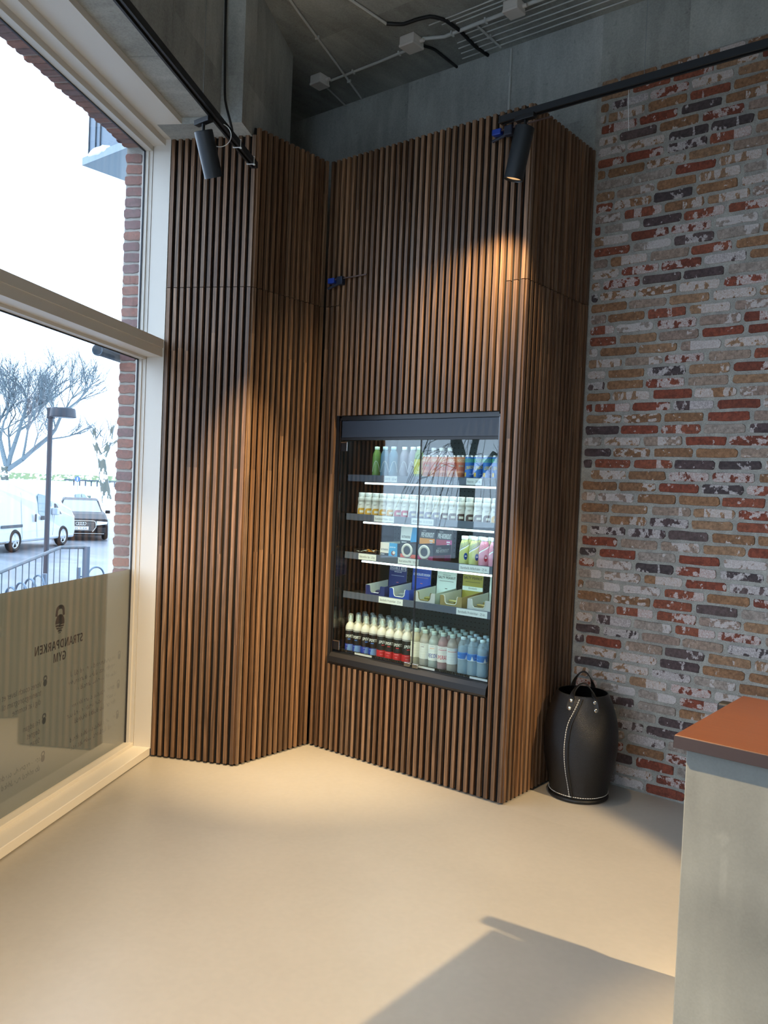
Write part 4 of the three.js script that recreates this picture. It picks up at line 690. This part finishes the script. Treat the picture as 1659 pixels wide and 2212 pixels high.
{ const o = thing('bar_tray', 'low black tray with loose crumpled wrappers, left on the third shelf', 'tray', [0.235, y3, BZ]);
  part(o, 'tray', merge([bx(0, 0, -0.2, 0.19, 0.003, 0), bx(0, 0, -0.003, 0.19, 0.016, 0), bx(0, 0, -0.2, 0.003, 0.03, 0), bx(0.187, 0, -0.2, 0.19, 0.03, 0)]), M.black);
  for (let k = 0; k < 7; k++) { const g = new THREE.PlaneGeometry(0.07, 0.03, 8, 4), p = g.attributes.position; for (let i = 0; i < p.count; i++) p.setZ(i, 0.008 * Math.sin(p.getX(i) * 120 + k * 2) * noise(p.getX(i) * 60 + k * 9, p.getY(i) * 90) + 0.006 * hash(i, k)); g.computeVertexNormals(); g.rotateX(-Math.PI / 2);
    part(o, 'wrapper', g, std([0xd9dcd6, 0xcfd4cf, 0xd8923c, 0xe6e4da, 0xb9772c, 0xdadad2, 0x3a3c40][k], 0.4, { side: THREE.DoubleSide }), [0.045 + 0.017 * k, 0.012 + 0.004 * (k % 3), -0.03 - 0.025 * (k % 4)], [rr(-0.1, 0.1), rr(-0.8, 0.8), 0]); } }

// ---------------------------------------------------------------- outdoors, seen through the window
const G0 = -0.6;                                        // street level below the shop floor
const F2 = [-0.6297, -0.7769], R2 = [0.7769, -0.6297];   // directions away from the window corner over the street
const gp = (f, r, y) => [3.73 + F2[0] * f + R2[0] * r, y, 3.91 + F2[1] * f + R2[1] * r];
function groundQuad(f0, y0, f1, y1, r0, r1, th, rx, ry) {
  const A = gp(f0, r0 * f0, y0), B = gp(f0, r1 * f0, y0), C = gp(f1, r1 * f1, y1), D = gp(f1, r0 * f1, y1), low = (p) => [p[0], p[1] - th, p[2]];
  const pos = [], uv = [], tri = (a, b, c) => { for (const p of [a, b, c]) { pos.push(...p); uv.push(p[0] * rx, p[2] * ry); } };
  tri(A, B, C); tri(A, C, D); const a = low(A), b = low(B), c = low(C), d = low(D); tri(a, c, b); tri(a, d, c); for (const [p, q] of [[A, B], [B, C], [C, D], [D, A]]) { tri(p, low(p), low(q)); tri(p, low(q), q); }
  const g = new THREE.BufferGeometry(); g.setAttribute('position', new THREE.Float32BufferAttribute(pos, 3)); g.setAttribute('uv', new THREE.Float32BufferAttribute(uv, 2)); g.computeVertexNormals(); return g;
}
// street: wide slab kept outside the building on the far side of the window line
{ const a = wl(-40, 0, 0.29), b = wl(60, 0, 0.29), c = wl(60, 0, 44), d = wl(-40, 0, 44);
  const g = new THREE.ExtrudeGeometry(new THREE.Shape([a, b, c, d].map((p) => new THREE.Vector2(p[0], p[2]))), { depth: 0.3, bevelEnabled: false }); g.rotateX(Math.PI / 2); g.translate(0, G0, 0); uvBox(g);
  const t = rep(roadTex, 0.12, 0.12); top('street', g, std(0xffffff, 0.42, { map: t }), 'wet grey asphalt street outside the window', 'street', null, null, null, 'structure'); }

const dbl = { side: THREE.DoubleSide };
top('snow_field', groundQuad(44, -0.62, 132, 0.3, -1.5, 1.2, 0.4, 0.03, 0.03), std(0xffffff, 0.9, { map: snowTex, ...dbl }), 'snow covered shore field behind the parked cars', 'snow', null, null, null, 'structure');
top('lake', groundQuad(133, -3.2, 900, -3.2, -1.5, 1.2, 0.3, 1, 1), std(0x8fa6b2, 0.25, dbl), 'grey lake behind the snowy shore', 'lake', null, null, null, 'structure');
{ const pos = [], uv = [], N = 90; for (let i = 0; i <= N; i++) { const r = -1350 + 2430 * i / N, h = 2.5 + 3.5 * fbm(i * 0.31, 4.2, 3); const a = gp(900, r, -3.2), b = gp(905, r, h), c = gp(960, r, h - 1); pos.push(...a, ...b, ...c); uv.push(i * 0.3, 0, i * 0.3, 0.5, i * 0.3, 1); }
  const idx = []; for (let i = 0; i < N; i++) for (let k = 0; k < 2; k++) { const a = i * 3 + k; idx.push(a, a + 3, a + 1, a + 1, a + 3, a + 4); }
  const g = new THREE.BufferGeometry(); g.setAttribute('position', new THREE.Float32BufferAttribute(pos, 3)); g.setAttribute('uv', new THREE.Float32BufferAttribute(uv, 2)); g.setIndex(idx); g.computeVertexNormals();
  top('far_shore', g, std(0xffffff, 0.95, { map: bankTex, ...dbl }), 'low green and white far shore across the lake', 'shore', null, null, null, 'structure'); }
{ const a = wl(-40, 0, 24.2), n = 1; top('road_line', bx(-36, 0, 22.35, 30, 0.006, 22.47), std(0xc6ccd0, 0.7), 'thin pale line along the far side of the street', 'road marking', wl(0, G0, 0), [0, TW + 0.16, 0], null, 'structure'); }

// lamp post
{ const b = gp(14, -0.406 * 14, G0), y = 3.42, o = thing('street_lamp', 'slim dark street lamp with a flat round head', 'street lamp', b, 0.68), m = std(0x27313c, 0.5);
  part(o, 'post', cyl(0.042, 0.042, y - 0.06, 20), m); part(o, 'bracket', rbx(-0.045, y - 0.16, -0.05, 0.06, y + 0.02, 0.05, 0.01), m);
  const h = part(o, 'lamp_head', lathe([[0.0005, 0.02], [0.19, 0.02], [0.2, 0.0], [0.215, -0.13], [0.2, -0.135], [0.0005, -0.12]], 36), m, [0.21, y, 0]); part(h, 'diffuser', lathe([[0.0005, -0.1225], [0.19, -0.137]], 32).scale(1, 1, 1), std(0xb9c0c4, 0.5)); }

// stair railing with balusters
{ const A = [-4.9, 0.52, 0.02], B = [-5.45, 0.845, -1.33], C = [-5.3, 0.85, -1.58]; const o = thing('stair_railing', 'grey metal stair railing with upright bars outside', 'railing', [0, 0, 0]), m = std(0x646e75, 0.45);
  const A0 = [A[0] + (A[0] - B[0]) * 1.6, A[1] + (A[1] - B[1]) * 1.6, A[2] + (A[2] - B[2]) * 1.6];
  part(o, 'handrail', merge([rod(A0, B, 0.02, 10), rod(B, C, 0.02, 10), new THREE.SphereGeometry(0.02, 10, 8).translate(...B)]), m);
  part(o, 'end_post', bx(-0.03, G0, -0.03, 0.03, C[1] + 0.01, 0.03), std(0x4a5a6a, 0.5), [C[0], 0, C[2]]);
  for (let k = 0; k < 22; k++) { const f = k * 0.108 / 1.5, x = B[0] + (A[0] - B[0]) * f, y = B[1] + (A[1] - B[1]) * f, z = B[2] + (A[2] - B[2]) * f; part(o, 'baluster', rod([x, G0, z], [x, y, z], 0.007, 6), m); }
  for (const f of [0.35, 0.68]) part(o, 'baluster', rod([B[0] + (C[0] - B[0]) * f, G0, B[2] + (C[2] - B[2]) * f], [B[0] + (C[0] - B[0]) * f, B[1], B[2] + (C[2] - B[2]) * f], 0.007, 6), m); }

// bike racks
{ const m = std(0x5f7484, 0.4, { metalness: 0.5 });
  const rack = (label, x, z, dx, dz, n, pitch, y) => { const o = thing('bike_rack', label, 'bike rack', [x, G0, z], Math.atan2(-dz, dx)), L = n * pitch;
    part(o, 'rail', merge([rod([0, y, 0], [L, y, 0], 0.012), rod([0, y - 0.16, 0], [L, y - 0.16, 0], 0.012)]), m); part(o, 'post', merge([cyl(0.03, 0.03, y + 0.14, 12)]), m);
    for (let k = 0; k < n; k++) { const g = new THREE.TorusGeometry(0.15, 0.014, 8, 24, Math.PI); part(o, 'hoop', merge([g, rod([-0.15, -0.5, 0], [-0.15, 0, 0], 0.014), rod([0.15, -0.5, 0], [0.15, 0, 0], 0.014)]), m, [0.25 + k * pitch, y + 0.0, 0.02], [0, 0.7, 0]); } };
  rack('grey bike rack with round hoops right of the railing', -7.75, -2.95, 0.55, -0.83, 5, 0.42, 0.78);
  rack('grey bike rack with round hoops left of the lamp post', -6.55, -1.75, 0.75, 0.66, 4, 0.42, 0.86); }

// vehicles
function carShell(profile, width, bevel, belt, tuck, topY) { const g = extr(profile, width - 2 * bevel, bevel); g.translate(0, 0, -(width - 2 * bevel) / 2); const p = g.attributes.position; for (let i = 0; i < p.count; i++) { const y = p.getY(i); if (y > belt) p.setZ(i, p.getZ(i) * (1 - tuck * (y - belt) / (topY - belt))); } g.computeVertexNormals(); return g; }
const tyre = std(0x17191b, 0.8), alloy = std(0xb4bac0, 0.3, { metalness: 0.7 });
function wheel(o, x, z, r, spokes = 5) { const s = Math.sign(z), w = part(o, 'wheel', new THREE.TorusGeometry(r * 0.8, r * 0.2, 12, 36).scale(1, 1, 1.6), tyre, [x, r, z]);
  const sp = []; for (let k = 0; k < spokes; k++) { const g = new THREE.BoxGeometry(r * 0.62, r * 0.2, 0.03).translate(r * 0.34, 0, 0); g.rotateZ(k * 6.2832 / spokes + 0.3); sp.push(g); } sp.push(new THREE.TorusGeometry(r * 0.64, 0.02, 8, 32), new THREE.CylinderGeometry(r * 0.14, r * 0.14, 0.04, 14).rotateX(Math.PI / 2));
  part(w, 'rim', merge(sp), alloy, [0, 0, s * 0.05]); part(w, 'wheel_well', new THREE.CircleGeometry(r * 0.66, 28), std(0x222528, 0.8, dbl), [0, 0, s * 0.015]); part(o, 'wheel_arch', new THREE.TorusGeometry(r * 1.13, r * 0.14, 8, 28, Math.PI), std(0x1b1d20, 0.7), [x, r * 1.0, z - s * 0.03]); }
const carGlass = phy(0x4d6a74, 0.05, { clearcoat: 1 });
const sheet = (o, name, pts, z, mat, th = 0.012) => part(o, name, extr(pts, th), mat, [0, 0, z]);
{ const s = 1.1, o = thing('white_van', 'white panel van parked across the street', 'van', [-20.74, G0, -7.68], 2.169); o.scale.setScalar(s);
  const paint = phy(0xaab6be, 0.3, { clearcoat: 0.6 });
  part(o, 'body', carShell([[-0.8, 0.32], [-0.8, 1.7], [-0.68, 1.8], [-0.2, 1.84], [1.5, 1.84], [1.95, 1.77], [2.3, 1.6], [2.72, 1.2], [3.2, 1.06], [3.42, 0.84], [3.46, 0.45], [3.4, 0.3]], 1.66, 0.07, 1.0, 0.14, 1.84), paint);
  const Z = 0.83;
  sheet(o, 'door_window', [[1.28, 1.02], [1.2, 1.5], [1.28, 1.56], [1.75, 1.5], [2.02, 1.3], [2.1, 1.0], [1.9, 0.94], [1.42, 0.94]], Z - 0.07, carGlass, 0.03);
  sheet(o, 'quarter_window', [[2.2, 0.98], [2.2, 1.28], [2.3, 1.24], [2.62, 0.96]], Z - 0.045, std(0x2a3138, 0.2), 0.03);
  sheet(o, 'windscreen', [[2.3, 1.56], [2.74, 1.2], [2.6, 1.2], [2.2, 1.56]], Z - 0.1, carGlass, 0.02);
  part(o, 'slide_rail', rbx(-0.7, 0.66, Z - 0.01, 0.35, 0.74, Z + 0.012, 0.01), std(0x3a4148, 0.5));
  part(o, 'door_handle', rbx(1.0, 0.78, Z - 0.005, 1.08, 1.0, Z + 0.02, 0.02), std(0x2c3238, 0.5)); part(o, 'door_handle', rbx(1.36, 0.82, Z - 0.005, 1.54, 0.94, Z + 0.02, 0.03), std(0x2c3238, 0.5));
  for (const pts of [[[0.36, 0.34], [0.36, 1.6]], [[1.16, 0.34], [1.16, 1.5]], [[2.06, 0.36], [2.14, 0.95]]]) part(o, 'door_seam', rod([pts[0][0], pts[0][1], Z + 0.001], [pts[1][0], pts[1][1], Z - (pts[1][1] > 1 ? 0.085 : 0)], 0.006, 5), std(0x9aa2a8, 0.6));
  part(o, 'door_mirror', rbx(2.0, 0.95, Z - 0.02, 2.16, 1.16, Z + 0.16, 0.03), paint); part(o, 'bumper_trim', rbx(-0.82, 0.24, -0.78, -0.4, 0.44, 0.82, 0.04), std(0x6a6460, 0.6)); part(o, 'sill_trim', rbx(0.35, 0.27, -0.8, 2.3, 0.34, 0.815, 0.02), std(0x8c9296, 0.6)); part(o, 'front_skirt', rbx(3.1, 0.24, -0.76, 3.48, 0.42, 0.8, 0.04), std(0x3a4046, 0.6));
  wheel(o, 0, 0.76, 0.31); wheel(o, 2.725, 0.76, 0.31); wheel(o, 0, -0.76, 0.31); wheel(o, 2.725, -0.76, 0.31);
  part(o, 'roof_antenna', rbx(2.0, 1.73, -0.12, 2.25, 1.8, -0.02, 0.02), M.black); }
{ const o = thing('black_car', 'black estate car with chrome four ring grille facing the window', 'car', [-23.9, G0, -12.62], -0.52), paint = phy(0x0b0e14, 0.4, { specularIntensity: 0.5 });
  part(o, 'body', carShell([[0.42, 0.3], [0.46, 0.55], [0.36, 0.72], [-0.2, 0.86], [-0.75, 0.93], [-4.3, 0.98], [-4.4, 0.6], [-4.3, 0.28]], 1.86, 0.09, 0.8, 0.06, 0.98), paint);
  part(o, 'cabin', carShell([[-0.72, 0.9], [-1.5, 1.36], [-2.0, 1.44], [-3.6, 1.4], [-4.2, 0.95]], 1.62, 0.06, 0.95, 0.2, 1.44), paint);
  { const g = new THREE.BufferGeometry(); g.setAttribute('position', new THREE.Float32BufferAttribute([-0.7, 0.95, 0.74, -0.7, 0.95, -0.74, -1.47, 1.385, -0.58, -0.7, 0.95, 0.74, -1.47, 1.385, -0.58, -1.47, 1.385, 0.58], 3)); g.computeVertexNormals(); g.translate(0.05, 0.03, 0); part(o, 'windscreen', g, phy(0x7e98a4, 0.05, { clearcoat: 1, side: THREE.DoubleSide })); }
  part(o, 'roof_rail', merge([rod([-1.7, 1.47, 0.58], [-3.5, 1.44, 0.58], 0.02), rod([-1.7, 1.47, -0.58], [-3.5, 1.44, -0.58], 0.02)]), alloy);
  const gr = [[0.5, 0.3, 0.4], [0.52, 0.68, 0.5]];
  const grille = part(o, 'grille', extr([[-0.4, 0.34], [0.4, 0.34], [0.5, 0.5], [0.46, 0.72], [-0.46, 0.72], [-0.5, 0.5]], 0.03).rotateY(Math.PI / 2).translate(0.53, 0, 0), std(0x17191c, 0.5));
  for (let k = 0; k < 8; k++) { const y = 0.38 + k * 0.043, w = 0.46; part(grille, 'grille_bar', bx(0.555, y, -w, 0.572, y + 0.012, w), M.chrome); }
  part(grille, 'grille_rim', tube([[0.57, 0.34, -0.4], [0.57, 0.5, -0.51], [0.57, 0.72, -0.47], [0.57, 0.735, 0], [0.57, 0.72, 0.47], [0.57, 0.5, 0.51], [0.57, 0.34, 0.4]], 0.017, 6), M.chrome);
  for (let k = 0; k < 4; k++) part(grille, 'emblem_ring', new THREE.TorusGeometry(0.055, 0.012, 8, 24).rotateY(Math.PI / 2), M.chrome, [0.59, 0.63, -0.117 + k * 0.078]);
  const pt = canvasTex(512, 112, (c) => { c.fillStyle = '#eef2f6'; c.fillRect(0, 0, 512, 112); c.fillStyle = '#1b2a44'; c.font = 'bold 88px sans-serif'; c.textAlign = 'center'; c.textBaseline = 'middle'; c.fillText('DV 70 838', 256, 60, 470); });
  const pw = std(0xeef2f6, 0.5); part(o, 'number_plate', new THREE.BoxGeometry(0.02, 0.115, 0.52), [std(0xffffff, 0.5, { map: pt }), pw, pw, pw, pw, pw], [0.6, 0.47, 0]);
  for (const s of [-1, 1]) { part(o, 'headlight', extr([[0, 0], [0.34, 0.06], [0.34, 0.13], [0.02, 0.13]], 0.05, 0.01).rotateY(s > 0 ? -0.4 + Math.PI / 2 : 0), std(0xdde8ee, 0.15)); const h = o.children.at(-1); if (s > 0) { h.geometry = extr([[0, 0], [-0.34, 0.05], [-0.36, 0.12], [0, 0.13]], 0.05, 0.01).rotateY(Math.PI / 2 + 0.25); h.position.set(0.5, 0.58, 0.55); } else { h.geometry = extr([[0, 0], [0.34, 0.05], [0.36, 0.12], [0, 0.13]], 0.05, 0.01).rotateY(Math.PI / 2 - 0.25); h.position.set(0.5, 0.58, -0.55); }
    part(o, 'air_intake', rbx(0.5, 0.3, s * 0.56, 0.57, 0.5, s * 0.84, 0.02), std(0x0c0e12, 0.4)); }
  part(o, 'front_lip', rbx(0.5, 0.26, -0.8, 0.58, 0.285, 0.8, 0.01), M.chrome); part(o, 'bonnet_crease', rod([0.3, 0.77, 0.35], [-0.65, 0.955, 0.55], 0.008, 5), paint);
  for (const s of [-1, 1]) { wheel(o, -0.42, s * 0.86, 0.33); wheel(o, -3.3, s * 0.86, 0.33); part(o, 'door_mirror', rbx(-1.0, 0.95, s * 0.88, -0.84, 1.08, s * 1.06, 0.03), paint); } }
{ const u = [-0.563, -0.826], o = thing('white_car', 'small white hatchback parked behind the van', 'car', [-39.9 + 0.563 * 2.4, G0, -22.2 + 0.826 * 2.4], 2.169), paint = phy(0xb2bdc4, 0.3, { clearcoat: 0.6 });
  part(o, 'body', carShell([[-0.6, 0.3], [-0.62, 0.95], [-0.3, 1.02], [2.0, 1.0], [2.9, 0.82], [3.1, 0.55], [3.05, 0.3]], 1.7, 0.07, 0.6, 0.06, 1.0), paint); part(o, 'cabin', carShell([[-0.5, 0.98], [-0.3, 1.42], [0.6, 1.5], [1.2, 1.44], [2.05, 0.98]], 1.5, 0.05, 1.0, 0.2, 1.5), paint);
  sheet(o, 'side_window', [[0.05, 1.02], [0.1, 1.34], [0.7, 1.38], [0.85, 1.02]], 0.70, carGlass, 0.02); sheet(o, 'side_window', [[0.95, 1.02], [0.82, 1.38], [1.2, 1.34], [1.8, 1.02]], 0.70, carGlass, 0.02);
  for (const s of [-1, 1]) { wheel(o, 0, s * 0.79, 0.3); wheel(o, 2.4, s * 0.79, 0.3); } part(o, 'door_mirror', rbx(1.65, 1.0, 0.8, 1.8, 1.12, 0.95, 0.02), M.black); }
{ const p = gp(44, -0.384 * 44, G0), o = thing('utility_cabinet', 'grey green street cabinet behind the van bonnet', 'cabinet', p, 0.68); part(o, 'case', rbx(-0.2, 0, -0.15, 0.2, 0.85, 0.15, 0.02), std(0x7c8880, 0.7)); part(o, 'snow_cap', rbx(-0.22, 0.85, -0.17, 0.22, 0.9, 0.17, 0.02), std(0xeef2f4, 0.9)); }
{ const p = gp(62, -0.3645 * 62, -0.45), m = std(0x5a6a64, 0.8), o = thing('park_bench', 'dark park bench standing in the snow', 'bench', p, 0.68); part(o, 'backrest', rbx(-0.5, 0.62, -0.25, 0.55, 0.78, -0.2, 0.02), m); part(o, 'seat', rbx(-0.45, 0.32, -0.2, 0.5, 0.4, 0.2, 0.02), m); for (const x of [-0.38, 0.45]) part(o, 'leg', merge([rod([x, 0, 0.1], [x, 0.36, 0.1], 0.03), rod([x, 0, -0.22], [x, 0.75, -0.24], 0.03)]), m); }
{ const p = gp(60, -0.371 * 60, -0.42), o = thing('path_sign', 'round blue sign with a white figure on a thin pole', 'sign', p, 0.68), t = canvasTex(128, 128, (c) => { c.fillStyle = '#3d5f8e'; c.fillRect(0, 0, 128, 128); c.fillStyle = '#f0f4f8'; c.beginPath(); c.arc(64, 34, 12, 0, 7); c.fill(); c.fillRect(52, 48, 24, 36); c.fillRect(52, 80, 9, 34); c.fillRect(67, 80, 9, 34); });
  part(o, 'pole', cyl(0.03, 0.03, 2.0, 10), std(0x8d979d, 0.5)); part(o, 'disc', new THREE.CylinderGeometry(0.2, 0.2, 0.02, 28).rotateX(Math.PI / 2), std(0x3d5f8e, 0.5), [0, 1.97, 0.04]); part(o, 'pictogram', new THREE.CircleGeometry(0.18, 28), std(0xffffff, 0.5, { map: t }), [0, 1.97, 0.052]); }
{ const a = gp(150, -0.378 * 150, -3.2), o = thing('jetty', 'dark jetty on posts reaching into the lake', 'jetty', a, 0.682), m = std(0x45525c, 0.8); part(o, 'deck', bx(-1, 4.2, -1, 9, 4.45, 1), m); for (let k = 0; k < 8; k++) part(o, 'post', cyl(0.12, 0.12, 4.3, 8), m, [0.6 + k * 1.05, 0, 0.6]); }

// trees: bare crowns grown by forking
function grow(base, dir, len, r, depth, spread, list, opt) {
  const n = 3, pts = [base.clone()]; let p = base.clone(), d = dir.clone();
  for (let k = 0; k < n; k++) { d.add(V(rr(-1, 1), rr(-0.6, 1) * opt.up, rr(-1, 1)).multiplyScalar(0.16)).normalize(); p = p.clone().addScaledVector(d, len / n); pts.push(p); }
  for (let k = 0; k < n; k++) list.push(rod(pts[k].toArray(), pts[k + 1].toArray(), r * (1 - k * 0.1), depth > 2 ? 8 : depth > 0 ? 5 : 3, r * (0.9 - k * 0.1)));
  if (depth <= 0) return;
  const kids = opt.kids[Math.min(depth, opt.kids.length - 1)];
  for (let k = 0; k < kids; k++) { const nd = d.clone().add(V(rr(-1, 1), rr(-0.35, 0.9) * opt.up, rr(-1, 1)).multiplyScalar(spread)).normalize(); const at = k === 0 ? pts[n] : pts[1 + Math.floor(rnd() * n)]; grow(at, nd, len * rr(0.62, 0.86), r * (k === 0 ? 0.68 : 0.5), depth - 1, spread, list, opt); }
}
const barkTex = dataTex(256, 256, (x, y) => { const s = sstep(0.5, 0.56, fbm(x / 22, y / 40, 4)); return [0.34 + 0.5 * s, 0.36 + 0.5 * s, 0.33 + 0.55 * s]; });
{ const o = thing('bare_tree', 'large bare winter tree with wide crown behind the white van', 'tree', gp(95, -0.4565 * 95, 0.0)); seed = 77; let L = []; const opt = { up: 0.9, kids: [0, 7, 5, 4, 4, 3] };
  grow(V(0, -0.6, 0), V(0, 1, 0), 3.2, 0.55, 0, 0.5, L, opt); part(o, 'trunk', merge(L), std(0xffffff, 0.9, { map: barkTex }));
  for (const [dx, dy, len] of [[-0.25, 0.97, 5.2], [0.72, 0.66, 6.2], [0.2, 0.95, 4.8]]) { L = []; grow(V(0.05, 2.2, 0), V(R2[0] * dx, dy, R2[1] * dx), len, 0.3, 5, 0.85, L, opt); part(o, 'branch', merge(L), std(0x5d6a70, 0.9)); } }
{ const o = thing('pollarded_tree', 'pollarded snowy tree trunk close beside the brick reveal', 'tree', gp(69, -0.335 * 69, -0.25)); seed = 91; const m = std(0xffffff, 0.9, { map: barkTex }), R3 = (x, y) => [R2[0] * x, y, R2[1] * x];
  part(o, 'trunk', merge([rod(R3(0.1, -0.4), R3(-0.3, 1.8), 0.42, 12, 0.36), rod(R3(-0.3, 1.7), R3(-0.55, 3.6), 0.36, 12, 0.3)]), m);
  part(o, 'limb', merge([rod(R3(-0.55, 3.4), R3(-1.15, 4.8), 0.27, 10, 0.18), rod(R3(-1.15, 4.7), R3(-1.25, 6.1), 0.18, 8, 0.13)]), m); part(o, 'limb', merge([rod(R3(-0.55, 3.4), R3(0.1, 4.9), 0.27, 10, 0.2), rod(R3(0.1, 4.8), R3(0.3, 6.4), 0.2, 8, 0.1), rod(R3(0, 4.5), R3(0.8, 5.2), 0.12, 8, 0.08)]), m);
  const L = []; for (let k = 0; k < 14; k++) grow(V(...R3(rr(-1.2, 0.4), rr(4.2, 6))), V(rr(-1, 1), 1.2, rr(-1, 1)).normalize(), rr(0.6, 1.2), 0.04, 1, 0.6, L, { up: 1, kids: [0, 2] }); part(o, 'twigs', merge(L), std(0x5d6a70, 0.9)).userData.kind = 'stuff'; }
{ const o = thing('street_tree', 'cut back tree across the street mirrored in the cooler doors', 'tree', [-5.2, G0, 9.55]); seed = 55; const m = std(0x34322e, 0.9), u = V(-0.72, 0, -0.69), P = (x, y) => [u.x * -x, y, u.z * -x];
  part(o, 'trunk', rod(P(0, 0), P(0.03, 2.55), 0.17, 12, 0.15), m);
  part(o, 'limb', merge([rod(P(0.03, 2.4), P(-0.22, 3.25), 0.15, 10, 0.12), rod(P(-0.22, 3.2), P(-0.3, 3.9), 0.12, 8, 0.08)]), m); part(o, 'limb', rod(P(0.0, 2.5), P(0.2, 3.6), 0.085, 8, 0.06), m); part(o, 'limb', merge([rod(P(0.05, 2.45), P(0.38, 2.85), 0.085, 8, 0.075), rod(P(0.38, 2.85), P(0.55, 3.1), 0.075, 8, 0.07)]), m);
  const L = []; for (let k = 0; k < 34; k++) { const a = rr(-0.35, 0.5), y = rr(2.7, 3.6), s = rr(-1.6, 0.6), q = []; for (let j = 0; j <= 5; j++) { const f = j / 5; q.push(P(a + s * f * 0.8, y + 0.35 * Math.sin(f * 2.2) - f * f * rr(0.8, 1.7))); q[j][0] += rr(-0.05, 0.05); } L.push(tube(q, rr(0.004, 0.007), 4, 10)); } part(o, 'hanging_twigs', merge(L), m).userData.kind = 'stuff'; }
// bay of the neighbouring wing, with snow on its ledge, and the pipe end at the brick reveal
{ const o = thing('bay_box', 'grey clad bay box of the neighbouring wing with snow on its ledge', 'building', [-4.66, 0, -0.995]), m = std(0x667684, 0.45), d = std(0x39434c, 0.6);
  part(o, 'cladding', bx(0.02, 5.16, -2.2, 4.2, 7.5, -0.06), m); for (const x of [0.02, 0.15, 0.24, 0.62, 1.0]) part(o, 'panel_seam', bx(x, 5.16, -0.061, x + 0.012, 7.5, -0.048), d);
  part(o, 'ledge', rbx(-0.01, 5.075, -2.22, 4.2, 5.16, 0.0, 0.004), std(0x8b9aa2, 0.5));
  const g = new THREE.SphereGeometry(0.5, 24, 10).scale(0.44, 0.1, 0.07), p = g.attributes.position; for (let i = 0; i < p.count; i++) p.setY(i, p.getY(i) + 0.02 * (noise(p.getX(i) * 22, 3) - 0.5)); part(o, 'snow', g, std(0xf2f6f8, 0.95), [0.28, 5.165, -0.02]); }
{ const o = thing('drain_pipe', 'short dark pipe end sticking out at the brick reveal', 'pipe', wl(0, 2.44, 0.32), TW); part(o, 'pipe', new THREE.CylinderGeometry(0.03, 0.03, 0.34, 18).rotateZ(Math.PI / 2 - 0.0), std(0x4b6070, 0.5), [0.03, 0, 0]); part(o, 'collar', new THREE.CylinderGeometry(0.034, 0.034, 0.02, 18).rotateZ(Math.PI / 2), std(0x4b6070, 0.5), [0.19, 0, 0]); }

scene.traverse((m) => { if (m.isMesh) m.castShadow = m.receiveShadow = true; });
renderer.render(scene, camera);
